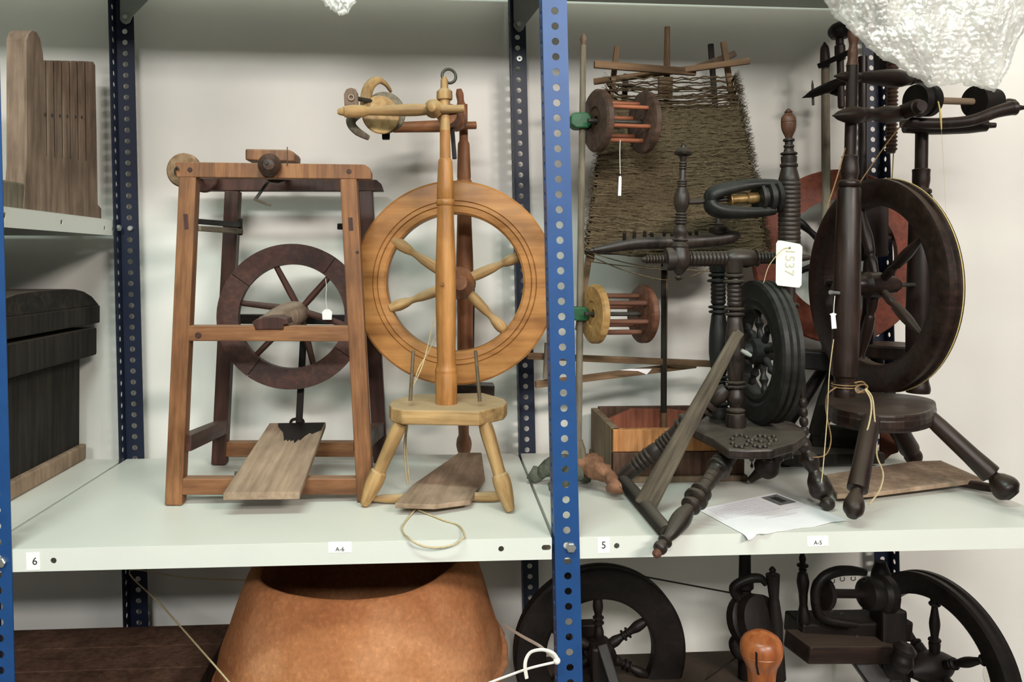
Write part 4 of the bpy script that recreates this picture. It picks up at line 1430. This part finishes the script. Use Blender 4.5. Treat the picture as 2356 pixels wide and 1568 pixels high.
# head: two cross arms and flyer
lathe('cross_arm', P(1915, 266, 1.44), P(2085, 262, 1.50), sm([(0, 1), (.08, 10), (.2, 18), (.32, 20), (.38, 17)], 3) + [(.4, 17)] + sm([(.41, 17), (.55, 14), (.7, 20), (.85, 19), (1, 15)], 3), DK, dw, 20)
lathe('arm_socket', P(2078, 258, 1.495), P(2122, 243, 1.44), [(0, 18), (.8, 19), (.83, 16), (1, 13)], DK, dw, 18)
lathe('upper_arm', P(1920, 175, 1.46), P(2135, 183, 1.56), sm([(0, 2), (.08, 10), (.2, 11), (.26, 9)], 3) + sm([(.28, 12), (.5, 19), (.66, 21), (.78, 15)], 3) + bead(.8, .015, 12, 15) + [(.83, 12), (1, 11)], DK, dw, 18)
lathe('long_arm', P(2080, 292, 1.60), P(2290, 288, 1.58), sm([(0, 14), (.3, 19), (.7, 18), (.9, 14)], 3) + [(.93, 7), (1, 6)], DK, dw, 18)
tube('long_arm', [P(2075, 280, 1.56), P(2150, 284, 1.55), P(2230, 278, 1.53), P(2290, 258, 1.51), P(2330, 248, 1.50)], [14, 13, 13, 14, 17], DK, dw, 16)
lathe('arm_tip', P(2328, 249, 1.50), P(2362, 247, 1.495), sm([(0, 16), (.3, 16), (.5, 7), (1, 4)], 3), DK, dw, 14)
lathe('flyer_whorl', P(2104, 231, 1.52), P(2152, 231, 1.535), [(0, 15), (.02, 36), (.3, 38), (.36, 30), (.45, 30), (.5, 37), (.75, 37), (.82, 30), (1, 22)], 'wood_darkest', dw, 32)
lathe('bobbin_core', P(2150, 231, 1.535), P(2245, 234, 1.565), [(0, 8), (1, 8)], 'wood_dusty', dw, 14)
lathe('bobbin_end', P(2240, 234, 1.56), P(2290, 234, 1.575), [(0, 12), (.02, 36), (.35, 37), (.4, 30), (.95, 30), (1, 14)], 'wood_darkest', dw, 28)
lathe('spindle', P(2288, 234, 1.575), P(2332, 237, 1.59), sm([(0, 4), (.5, 5), (.7, 10), (1, 9)], 3), DK, dw, 12)
tube('yellow_thread', [P(2158, 232, 1.50), P(2162, 250, 1.495), P(2164, 268, 1.492), P(2166, 298, 1.492)], [1.5, 2, 3, 1.5], 'string_gold', dw, 6)
tube('hanging_fibre', [P(2166, 298, 1.492), P(2172, 400, 1.492), P(2178, 520, 1.492), P(2182, 640, 1.492)], .0003, 'string_pale', dw, 4)
# large wheel turned into the depth
wc = P(2018, 655, 1.575)
k = K(wc)
R_ = 243 * k
ga = radians(82)
ax = Vector((-sin(ga), -cos(ga), 0)).normalized()
ring('rim', wc, ax, [(R_ * .75, -.012), (R_ * .75, .012), (R_ * .79, .018), (R_ * .97, .019), (R_, .016), (R_, .007), (R_ * .975, .004), (R_ * .975, -.004), (R_, -.007), (R_, -.016), (R_ * .97, -.019), (R_ * .79, -.018)], DK, dw, 90)
lathe('hub', wc - ax * .05, wc + ax * .065, [(0, 12), (.1, 20), (.3, 24), (.4, 30), (.65, 30), (.72, 22), (.9, 20), (1, 10)], DK, dw, 24)
sx_ = Vector((0, 0, 1)).cross(ax).normalized()
for i in range(5):
    an = radians(72 * i + 36)
    d = sx_ * cos(an) + Vector((0, 0, 1)) * sin(an)
    lathe('spoke', wc + d * .02, wc + d * R_ * .81, sm([(0, 9), (.2, 11), (.28, 8), (.32, 11), (.55, 13), (.75, 9), (.88, 7), (.95, 11), (1, 9)], 3), DK, dw, 14)
lathe('axle', wc - ax * .095, wc + ax * .10, [(0, 5), (1, 5)], 'iron', dw, 10)
ring('drive_cord', wc, ax, [(R_ * 1.003 + .001 * cos(q), -.012 + .001 * sin(q)) for q in [i * pi / 3 for i in range(6)]], 'string_gold', dw, 80, sharp=90)
# cords
tube('flyer_cord', [P(2084, 275, 1.50), P(2040, 330, 1.50), P(1995, 395, 1.50), P(1978, 420, 1.50)], .0011, 'string_brown', dw, 5)
tube('flyer_cord', [P(1945, 340, 1.44), P(1925, 410, 1.44), P(1902, 480, 1.44)], .0011, 'string_brown', dw, 5)
ring('tied_string', P(1943, 889, 1.47), (0, 0, 1), [(26 * k + .0012 * cos(q), .0012 * sin(q)) for q in [i * pi / 3 for i in range(6)]], 'string_brown', dw, 30, sharp=90)
ring('tied_string', P(1943, 883, 1.47), (0, 0, 1), [(26 * k + .0012 * cos(q), .0012 * sin(q)) for q in [i * pi / 3 for i in range(6)]], 'string_brown', dw, 30, sharp=90)
kn = [(1966, 880), (1985, 878), (1993, 892), (1975, 903), (1968, 893), (1982, 884), (1996, 888), (1988, 902), (1972, 897)]
tube('string_knot', [P(x, y, 1.435 + .004 * (i % 3)) for i, (x, y) in enumerate(kn)], .0015, 'string_brown', dw, 5)
tube('string_end', [P(1990, 895, 1.435), P(2003, 918, 1.425), P(2004, 950, 1.42), P(1995, 990, 1.41), P(1982, 1015, 1.405), P(1971, 1033, 1.40)], .0014, 'string_pale', dw, 5)
tube('string_end', [P(1992, 893, 1.435), P(2007, 915, 1.425), P(2012, 960, 1.42), P(2017, 1015, 1.415), P(2018, 1050, 1.41), P(2032, 1090, 1.41), P(2022, 1130, 1.405), P(1998, 1160, 1.40)], .0014, 'string_pale', dw, 5)
tube('string_end', [P(1925, 890, 1.44), P(1905, 905, 1.44), P(1900, 930, 1.45), P(1903, 960, 1.45), P(1912, 1010, 1.45), P(1900, 1045, 1.45), P(1870, 1052, 1.46)], .0012, 'string_brown', dw, 5)
tube('string_end', [P(1918, 780, 1.435), P(1908, 860, 1.435), P(1903, 960, 1.44), P(1895, 1060, 1.42), P(1890, 1110, 1.41)], .0009, 'string_pale', dw, 5)
lathe('peg', P(1910, 672, 1.445), P(1930, 674, 1.455), [(0, 5), (.4, 4), (1, 4)], 'zinc', dw, 10)
paper_tag('tiny white tag tied to the front post of the dark spinning wheel', P(1921, 680, 1.43), [P(1919, 700, 1.43), P(1918, 722, 1.43)],
          [P(x, y, 1.43) for x, y in ((1914, 756), (1912, 726), (1909, 722), (1918, 719), (1925, 722), (1922, 726), (1925, 755))])

# ------------------------------------------------------------------ red wheel standing behind
rw = thing('red_spinning_wheel', 'red-rimmed spinning wheel with dark frame standing behind the others', 'spinning wheel', (.93, 1.80, SH))
wc = P(1930, 590, 1.835)
k = K(wc)
ax = Vector((-.06, -1, 0)).normalized()
R_ = 200 * k
ring('rim', wc, ax, [(R_ * .66, -.009), (R_ * .66, .009), (R_ * .98, .010), (R_, .007), (R_, -.007), (R_ * .98, -.010)], 'wood_red', rw, 80)
lathe('hub', wc - ax * .03, wc + ax * .05, [(0, 12), (.2, 24), (.7, 26), (1, 14)], 'wood_maroon', rw, 20)
for i in range(6):
    an = radians(60 * i + 20)
    d = Vector((cos(an), 0, sin(an)))
    lathe('spoke', wc + d * .015, wc + d * R_ * .68, sm([(0, 8), (.3, 10), (.6, 7), (.8, 10), (1, 8)], 3), 'wood_darkest', rw, 12)
beam('front_board', P(2012, 440, 1.72), P(2018, 590, 1.72), 64, 12, 'wood_dark', rw, w2=50, bevel=.003)
lathe('post', P(1992, 800, 1.74), P(2012, 445, 1.74), sm([(0, 14), (.1, 17), (.25, 12), (.5, 16), (.7, 11), (1, 14)], 4), 'wood_darkest', rw, 16)
# bench and round stool
beam('bench', P(1830, 822, 1.82), P(1995, 836, 1.76), 42, .09, 'wood_darkest', rw, bevel=.004)
zs = P(2045, 805, 1.62).z
disc('stool_top', S(2052, 806, zs - .014), (0, 0, 1), .066, .030, 'wood_dark', rw, 40, .004)
beam('lower_plank', P(1870, 1000, 1.80), P(2010, 1008, 1.76), 50, .02, 'wood_oldblack', rw, bevel=.003)
q1, q2, q3 = S(1850, 1062, SH + .003), S(2062, 1060, SH + .003), S(2000, 1042, SH + .003)
lathe('leg', P(1925, 840, 1.80), P(1875, 1000, 1.80), [(0, 14), (.5, 18), (1, 16)], 'wood_oldblack', rw, 14)
p_ = P(1875, 1000, 1.80)
lathe('leg', P(2020, 815, 1.76), Vector((1.0, 1.82, SH + .007)), sm([(0, 14), (.4, 18), (.8, 15), (1, 11)], 3), 'wood_darkest', rw, 14)
lathe('leg', P(1900, 840, 1.84), Vector((.78, 1.87, SH + .007)), sm([(0, 12), (.4, 15), (.8, 13), (1, 10)], 3), 'wood_darkest', rw, 14)
lathe('leg', P(1960, 830, 1.80), Vector((.86, 1.84, SH + .007)), sm([(0, 12), (.4, 15), (.8, 13), (1, 10)], 3), 'wood_darkest', rw, 14)
boxw('base_plank', .75, .98, 1.72, 1.80, SH + .010, SH + .034, 'wood_oldblack', rw, .003)
lathe('leg', Vector((.77, 1.76, SH + .0005)), Vector((.77, 1.76, SH + .012)), [(0, 12), (1, 12)], 'wood_darkest', rw, 10)
prism('hanging_leather', [P(x, y, 1.765) for x, y in ((2032, 945), (2048, 960), (2060, 1000), (2068, 1040), (2050, 1046), (2035, 1060), (2024, 1040), (2026, 980))], (0, .004, 0), 'leather_red', rw, .001)
# head of the red wheel
lathe('thin_pole', P(1902, 820, 1.83), P(1899, 150, 1.83), [(0, 11), (.6, 10), (1, 9)], 'wood_weathered', rw, 14)
lathe('pole_tip', P(1899, 155, 1.83), P(1897, 97, 1.83), sm([(0, 9), (.1, 11), (.4, 11), (.8, 9), (1, 2)], 3), 'wood_dark', rw, 14)
lathe('knobbed_post', P(1936, 250, 1.80), P(1931, 50, 1.80), [(0, 5), (.02, 8), (.55, 8), (.57, 12), (.72, 12), (.74, 9), (.8, 9)] + sm([(.81, 18), (.86, 25), (.92, 25), (.97, 17), (1, 4)], 3), 'wood_dark', rw, 18)
beam('slanted_arm', P(1884, 152, 1.83), P(1958, 118, 1.76), 12, 12, 'wood_darkest', rw)
lathe('slanted_arm', P(1846, 225, 1.86), P(1962, 178, 1.78), sm([(0, 1), (.2, 9), (.6, 12), (1, 10)], 3), 'wood_darkest', rw, 12)
lathe('spike', P(1871, 242, 1.85), P(1869, 185, 1.85), [(0, 3), (.8, 3), (1, 1)], 'iron', rw, 8)
lathe('peg', P(1912, 212, 1.83), P(1948, 214, 1.80), sm([(0, 5), (.5, 9), (1, 7)], 3), 'wood_darkest', rw, 12)
lathe('inner_post', P(1985, 600, 1.79), P(1985, 130, 1.79), [(0, 10), (1, 10)], 'wood_dark', rw, 14)
beam('back_block', P(2028, 60, 1.80), P(2030, 172, 1.80), 30, .02, 'wood_darkest', rw, bevel=.002)
# wooden tension screw
prof = [(0, 9)]
n = 24
for i in range(n):
    t0 = .02 + .96 * i / n
    prof += [(t0, 10), (t0 + .5 * .96 / n, 14)]
prof += [(1, 10)]
lathe('tension_screw', P(2050, 352, 1.76), P(2054, 120, 1.76), prof, 'wood_spool_dark', rw, 18)
lathe('drive_cord', P(2056, 345, 1.77), P(2052, 420, 1.77), [(0, 1.5), (1, 1.5)], 'string_gold', rw, 6)

# ------------------------------------------------------------------ bubble wrap hanging from the upper shelf
def wrap_mesh(name, outline, Yc, depth, label, cols, rows, ztop, seed, fs=1.0):
    t = thing(name, label, 'bubble wrap', P(outline[len(outline) // 2][0], outline[len(outline) // 2][1], Yc))
    xs = [o[0] for o in outline]

    def ybot(x):
        for (x0, y0), (x1, y1) in zip(outline, outline[1:]):
            if x0 <= x <= x1: return y0 + (y1 - y0) * (x - x0) / (x1 - x0)
        return outline[-1][1]
    x0, x1 = xs[0], xs[-1]
    v, f = [], []
    for side in (0, 1):
        for r in range(rows):
            s = r / (rows - 1)
            for c in range(cols):
                u = c / (cols - 1)
                x = x0 + (x1 - x0) * u
                yb = ybot(x)
                y = ztop + (yb - ztop) * s
                e = min(1.0, min(u, 1 - u) * 5) ** .5 * min(1.0, (1 - s) * 5) ** .5
                q = Vector((u * 3.2 + seed, s * 2.6, side * 5))
                fold = fs * mnoise.noise(q * 1.6) * .022 + fs * abs(mnoise.noise(q * 3.3)) * -.020 + fs * mnoise.noise(q * 9) * .005
                Y = Yc + (depth * e if side else -depth * e) + fold * (.4 + .6 * e)
                p = P(x, y, Y)
                if r < 12:
                    p = P(x, ztop, Y)
                    p.z = UP + (.022 if side == 0 else .008)
                    p.y += .26 * (1 - r / 12)
                p += Vector((mnoise.noise(q * 8 + Vector((3, 0, 0))) * .004, 0, mnoise.noise(q * 8) * .005))
                # the air bubbles of the sheet, in staggered rows, some of them burst
                mx, mz = (x - x0) * .00068, (y - ztop) * .00068
                row = round(mz / .0085)
                col = round(mx / .0098 - .5 * (row % 2))
                ddx = mx - (col + .5 * (row % 2)) * .0098
                ddz = mz - row * .0085
                hb_ = max(0.0, 1 - (ddx * ddx + ddz * ddz) / .0043 ** 2)
                live = .35 + .65 * (mnoise.noise(Vector((col * 1.7, row * 2.3, seed))) > -.15)
                cr_ = mnoise.noise(Vector((mx * 130, mz * 130, seed + side))) * .0016
                p.y += (-1 if side == 0 else 1) * (.0032 * sqrt(hb_) * live) * (1 if r > 10 else 0) + cr_
                v.append(p)
    n0 = rows * cols
    for r in range(rows - 1):
        for c in range(cols - 1):
            a = r * cols + c
            f.append((a, a + 1, a + cols + 1, a + cols))
            f.append((n0 + a, n0 + a + cols, n0 + a + cols + 1, n0 + a + 1))
        for c in (0, cols - 1):
            a = r * cols + c
            f.append((a, a + cols, n0 + a + cols, n0 + a))
    for c in range(cols - 1):
        for r in (0, rows - 1):
            a = r * cols + c
            f.append((a, a + 1, n0 + a + 1, n0 + a))
    mk('sheet', v, f, 'bubble_wrap', t, smooth=True, sharp=180)
    return t


wrap_mesh('bubble_wrap', [(1870, -60), (1893, -5), (1925, 45), (1975, 85), (2010, 122), (2060, 150), (2110, 178), (2135, 200), (2160, 196), (2215, 190), (2262, 205), (2290, 210), (2305, 190), (2325, 135), (2350, 80), (2390, 30), (2430, -20)], 1.235, .032, 'crumpled sheet of clear bubble wrap hanging over the dark wheel', 250, 250, -420, 1.0)
wrap_mesh('bubble_wrap', [(690, -60), (735, -4), (755, 14), (772, 30), (788, 36), (800, 30), (822, -2), (850, -60)], 1.283, .008, 'small corner of clear bubble wrap at the top above the left bay', 70, 200, -420, 4.0, .35)


# ------------------------------------------------------------------ lower shelf: clay jar, chest, dark wheels
pot = thing('clay_jar', 'large terracotta jar with a wide open mouth on the lower shelf', 'jar', P(845, 1560, 1.62))
WM[pot.name] = pot.matrix_basis.copy()
pc = P(836, 1400, 1.62)
zr = P(800, 1372, 1.425).z
rim_r = .205
prof = []     # outer then inner (radius, z)
zb = LOW + .0008
outer = [(.115, zb), (.14, zb + .004), (.18, zb + .06), (.235, zb + .15), (.272, zb + .25), (.279, zb + .31), (.272, zb + .36), (.254, zb + .41), (.238, zb + .46), (.222, zr - .012), (.214, zr - .001), (.207, zr + .003)]
inner = [(.199, zr), (.196, zr - .010), (.215, zb + .44), (.240, zb + .38), (.252, zb + .30), (.245, zb + .2), (.19, zb + .08), (.10, zb + .018), (.001, zb + .015)]
v, f = [], []
seg = 72
allp = outer + inner
fine = []
for (a, b) in zip(allp, allp[1:]):
    for s in range(3):
        t = s / 3
        fine.append((a[0] + (b[0] - a[0]) * t, a[1] + (b[1] - a[1]) * t))
fine.append(allp[-1])
for (r, z) in fine:
    for j in range(seg):
        an = 2 * pi * j / seg
        q = Vector((cos(an) * 2, sin(an) * 2, z * 6))
        rr = r * (1 + .018 * mnoise.noise(q) + .006 * mnoise.noise(q * 5))
        dz = (.022 * mnoise.noise(Vector((cos(an) * 1.1 + 4, sin(an) * 1.1, 2))) - .014 * cos(an - .4) * -1) * max(0, (z - zb - .3) / .25) if r > .15 else 0
        v.append((pc.x + rr * cos(an), pc.y + rr * sin(an), z + dz))
for i in range(len(fine) - 1):
    for j in range(seg):
        q = (j + 1) % seg
        f.append((i * seg + j, i * seg + q, (i + 1) * seg + q, (i + 1) * seg + j))
f.append(tuple(range(seg))[::-1])
f.append(tuple((len(fine) - 1) * seg + j for j in range(seg)))
jar = mk('body', v, f, 'clay', pot, smooth=True, sharp=60)
# raised clay band round the shoulder (ridge)
band = []
for j in range(60):
    an = 2 * pi * j / 60
    r = .277 + .004 * mnoise.noise(Vector((cos(an) * 3, sin(an) * 3, 7)))
    band.append(Vector((pc.x + r * cos(an), pc.y + r * sin(an), zb + .315 + .035 * sin(an + .5) + .008 * mnoise.noise(Vector((cos(an) * 4, sin(an) * 4, 1))))))
tube('raised_band', band, .009, 'clay', pot, 8, closed=True, n=2, rough=.003)

lc = thing('low_chest', 'long dark brown wooden chest on the lower shelf behind the string', 'chest', (-.66, 1.66, LOW))
zc1 = P(300, 1432, 1.885).z
xr_ = P(540, 1426, 1.885).x
boxw('body', -1.18, xr_ - .012, 1.40, 1.862, LOW + .0008, zc1 - .022, 'wood_crate_brown', lc, .003)
n = 5
for i in range(n):
    y0 = 1.385 + .482 * i / n
    boxw('lid_plank', -1.19, xr_, y0, y0 + .482 / n - .0012, zc1 - .022, zc1, 'wood_crate_brown', lc, .002)

# strings and white tape in front of the jar
st = tag(tube('loose_string', [P(568, 1334, 1.80), P(430, 1328, 1.84), P(298, 1312, 1.885), P(370, 1390, 1.75), P(450, 1480, 1.50), P(530, 1572, 1.36), P(600, 1660, 1.30)], .0016, 'string_pale', None, 6), 'pale thin string slanting down in front of the low chest', 'string')
tp = thing('white_tape', 'white cotton tape knotted at the post edge beside the clay jar', 'tape', P(1284, 1520, 1.345))
tube('tape_strand', [P(1158, 1436, 1.60), P(1200, 1462, 1.50), P(1240, 1484, 1.42), P(1262, 1502, 1.345), P(1276, 1513, 1.315), P(1284, 1520, 1.308)], .0030, 'tape_white', tp, 8, flat=.25)
tube('tape_strand', [P(1100, 1580, 1.33), P(1160, 1557, 1.32), P(1220, 1536, 1.312), P(1284, 1521, 1.307)], .0022, 'tape_white', tp, 8, flat=.5)
tube('tape_loop', [P(1284, 1520, 1.306), P(1274, 1503, 1.304), P(1250, 1494, 1.302), P(1224, 1498, 1.30), P(1212, 1512, 1.30), P(1208, 1532, 1.30), P(1212, 1560, 1.302)], .0030, 'tape_white', tp, 8, flat=.3)
ball('tape_knot', P(1281, 1519, 1.3085), .006, 'tape_white', tp)

VB = 'wood_darkest'
lw = thing('low_spinning_wheel', 'black spinning wheel with wide rim and turned spokes below shelf', 'spinning wheel', (.33, 1.62, LOW))
wc = P(1379, 1498, 1.62)
k = K(wc)
ax = Vector((.02, -1, 0)).normalized()
R_ = 199 * k
ring('rim', wc, ax, [(R_ * .63, -.012), (R_ * .63, .012), (R_ * .67, .016), (R_ * .97, .017), (R_, .013), (R_, .004), (R_ * .98, 0), (R_, -.004), (R_, -.013), (R_ * .97, -.017)], VB, lw, 90)
for i in range(6):
    an = radians(60 * i + 32)
    d = Vector((cos(an), 0, sin(an)))
    lathe('spoke', wc + d * .012, wc + d * R_ * .66, sm([(0, 9), (.25, 12), (.4, 8)], 3) + bead(.45, .03, 8, 13) + bead(.55, .03, 8, 13) + sm([(.6, 8), (.75, 12), (.88, 11), (1, 8)], 3), VB, lw, 14)
lathe('hub', wc - ax * .05, wc + ax * .06, [(0, 12), (.2, 24), (.35, 34), (.7, 34), (.8, 22), (1, 14)], VB, lw, 22)
zbn = P(1590, 1552, 1.62).z
beam('front_post', Vector((wc.x - .01, 1.555, zbn - .03)), Vector((wc.x - .012, 1.555, wc.z + .045)), 40, .03, VB, lw, w2=46, bevel=.006)
beam('rear_post', Vector((wc.x - .01, 1.69, zbn - .03)), Vector((wc.x - .012, 1.69, wc.z + .03)), 36, .03, VB, lw, bevel=.004)
beam('slanted_stay', P(1384, 1480, 1.548), P(1425, 1610, 1.50), 26, 14, VB, lw, bevel=.003)
boxw('bench', .17, .64, 1.53, 1.72, zbn - .035, zbn, 'wood_dark', lw, .005)
for (x, y, dx, dy) in ((.22, 1.56, -.03, -.05), (.22, 1.69, -.03, .05), (.58, 1.56, .0, -.05), (.58, 1.69, .0, .05)):
    lathe('leg', Vector((x, y, zbn - .03)), Vector((x + dx, y + dy, LOW + .003)), sm([(0, 14), (.4, 18), (.8, 14), (1, 9)], 3), VB, lw, 14)
# flyer head of the same wheel
lathe('maiden', P(1712, 1560, 1.60), P(1714, 1268, 1.60), [(0, 14), (.5, 15), (.7, 14), (.72, 20), (.76, 20), (.78, 14), (1, 13)], VB, lw, 16)
lathe('maiden', P(1790, 1560, 1.56), P(1777, 1303, 1.56), [(0, 18), (.2, 17), (.3, 15), (.5, 17), (.7, 12), (.72, 11), (.93, 16), (.94, 7)] + sm([(.95, 6), (.975, 8), (1, 3)], 3), VB, lw, 16)
lathe('flyer_whorl', P(1712, 1425, 1.60), P(1760, 1425, 1.55), [(0, 20), (.05, 56), (.4, 58), (.5, 48), (.6, 56), (.9, 54), (1, 26)], VB, lw, 30)
tube('flyer_horn', [P(1700, 1380, 1.585), P(1688, 1352, 1.585), P(1720, 1332, 1.58), P(1750, 1330, 1.575), P(1763, 1345, 1.57)], [10, 11, 11, 10, 6], VB, lw, 10)
tube('flyer_horn', [P(1705, 1460, 1.585), P(1692, 1480, 1.585), P(1700, 1502, 1.58), P(1722, 1512, 1.58)], [12, 16, 14, 9], VB, lw, 10)
tube('drive_cord', [P(1478, 1325, 1.60), P(1580, 1344, 1.60), P(1682, 1363, 1.60)], .0017, 'string_dark', lw, 6)
tube('drive_cord', [P(1702, 1505, 1.60), P(1655, 1540, 1.60), P(1600, 1580, 1.60)], .0014, 'string_dark', lw, 6)

ok = thing('wooden_ornament', 'orange varnished round wooden knob in front of the black wheels', 'ornament', P(1754, 1700, 1.40))
WM[ok.name] = ok.matrix_basis.copy()
hb = P(1756, 1580, 1.40); hb.z = LOW + .001
lathe('turned_knob', hb, P(1752, 1450, 1.40), [(0, 50), (.02, 52), (.05, 40), (.2, 30), (.6, 28)] + sm([(.78, 30), (.835, 32), (.86, 35), (.89, 43), (.915, 47.5)], 4) + [(.918, 46.5)] + sm([(.921, 48), (.945, 47.5), (.972, 40), (.99, 24), (1, 3)], 4), 'wood_orange', ok, 36)
prism('crack', [P(x, y, 1.362) for x, y in ((1740, 1500), (1743, 1502), (1743, 1530), (1748, 1552), (1744, 1552), (1740, 1530))], (0, .004, 0), 'wood_darkest', ok, 0)

# second black wheel, lower right
l2 = thing('low_flyer_wheel', 'black spinning wheel with hooked flyer and slanted bench below shelf', 'spinning wheel', (.93, 1.62, LOW))
lathe('maiden', P(1850, 1470, 1.64), P(1846, 1270, 1.64), [(0, 12), (.1, 12)] + sm([(.12, 10), (.2, 15), (.3, 13), (.4, 9)], 3) + [(.5, 10)] + sm([(.52, 10), (.66, 14), (.76, 11)], 3) + bead(.8, .015, 6, 9) + bead(.85, .02, 7, 13) + sm([(.88, 6), (.93, 8), (1, 4)], 3), VB, l2, 16)
tube('flyer_horn', [P(1876, 1385, 1.62), P(1878, 1355, 1.62), P(1895, 1328, 1.62), P(1925, 1314, 1.62), P(1960, 1312, 1.62), P(1992, 1316, 1.62)], [11, 12, 12, 12, 11, 8], VB, l2, 12)
tube('flyer_horn', [P(1876, 1385, 1.62), P(1884, 1412, 1.62), P(1905, 1425, 1.62), P(1940, 1432, 1.62), P(1972, 1436, 1.62)], [11, 12, 11, 10, 7], VB, l2, 12)
for i, (x, y, s) in enumerate(((1915, 1332, 1), (1938, 1327, 1), (1963, 1326, 1), (1988, 1328, 1), (1915, 1414, -1), (1938, 1418, -1))):
    tube('flyer_hook', [P(x - 4, y, 1.62), P(x - 5, y + 6 * s, 1.62), P(x, y + 9 * s, 1.62), P(x + 5, y + 6 * s, 1.62), P(x + 4, y, 1.62)], .0009, 'black_iron', l2, 5)
lathe('bobbin', P(1884, 1364, 1.62), P(2040, 1366, 1.66), [(0, 10), (.04, 36), (.1, 36), (.15, 12), (.2, 10), (.62, 10), (.68, 34), (.74, 38), (.85, 36), (.9, 44), (1, 44)], VB, l2, 26)
beam('cross_bench', P(1824, 1441, 1.66), P(2075, 1437, 1.70), 46, .07, VB, l2, bevel=.005)
beam('main_bench', P(1832, 1486, 1.60), P(2060, 1486, 1.66), 40, .08, 'wood_dark', l2, bevel=.004)
beam('slanted_board', P(1950, 1470, 1.655), P(2030, 1580, 1.60), 48, .03, VB, l2, bevel=.003)
lathe('maiden', P(2030, 1450, 1.68), P(2026, 1290, 1.68), sm([(0, 24), (.3, 26), (.5, 18), (.8, 22), (1, 12)], 4), VB, l2, 16)
beam('head_block', P(2045, 1395, 1.66), P(2045, 1560, 1.64), 60, .05, VB, l2, bevel=.006)
wc = P(2150, 1532, 1.66)
k = K(wc)
R_ = 208 * k
ga = radians(74)
ax = Vector((-sin(ga), -cos(ga), 0)).normalized()
ring('rim', wc, ax, [(R_ * .76, -.014), (R_ * .76, .014), (R_ * .8, .019), (R_ * .97, .020), (R_, .016), (R_, .006), (R_ * .97, .002), (R_ * .97, -.002), (R_, -.006), (R_, -.016), (R_ * .97, -.020), (R_ * .8, -.019)], VB, l2, 90)
lathe('hub', wc - ax * .05, wc + ax * .07, [(0, 14), (.2, 28), (.4, 36), (.7, 34), (.85, 22), (1, 12)], VB, l2, 22)
sx_ = Vector((0, 0, 1)).cross(ax).normalized()
for i in range(6):
    an = radians(60 * i + 90)
    d = sx_ * cos(an) + Vector((0, 0, 1)) * sin(an)
    lathe('spoke', wc + d * .015, wc + d * R_ * .79, [(0, 10), (.25, 13)] + bead(.3, .03, 9, 14) + sm([(.34, 8), (.55, 12), (.75, 8), (.82, 7)], 3) + bead(.86, .03, 9, 13) + [(1, 11)], VB, l2, 14)
lathe('bracket', P(2070, 1540, 1.56), P(2085, 1480, 1.56), sm([(0, 18), (.3, 26), (.6, 22), (.8, 26), (1, 14)], 3), VB, l2, 16)
zb2 = wc.z - .06
lathe('wheel_post', Vector((wc.x - .07, wc.y, LOW + .10)), Vector((wc.x - .07, wc.y, wc.z + .03)), [(0, 18), (.8, 16), (1, 18)], VB, l2, 16)
boxw('table', wc.x - .27, wc.x + .0, 1.58, 1.72, LOW + .08, LOW + .11, VB, l2, .004)
p0 = P(2045, 1560, 1.64)
beam('stem', Vector((p0.x, p0.y, LOW + .10)), p0 + Vector((0, 0, .01)), 40, .05, VB, l2, bevel=.004)
for (dx, dy) in ((-.24, 1.60), (-.24, 1.70), (-.04, 1.60), (-.04, 1.70)):
    lathe('leg', Vector((wc.x + dx, dy, LOW + .085)), Vector((wc.x + dx, dy, LOW + .001)), [(0, 12), (1, 10)], VB, l2, 12)
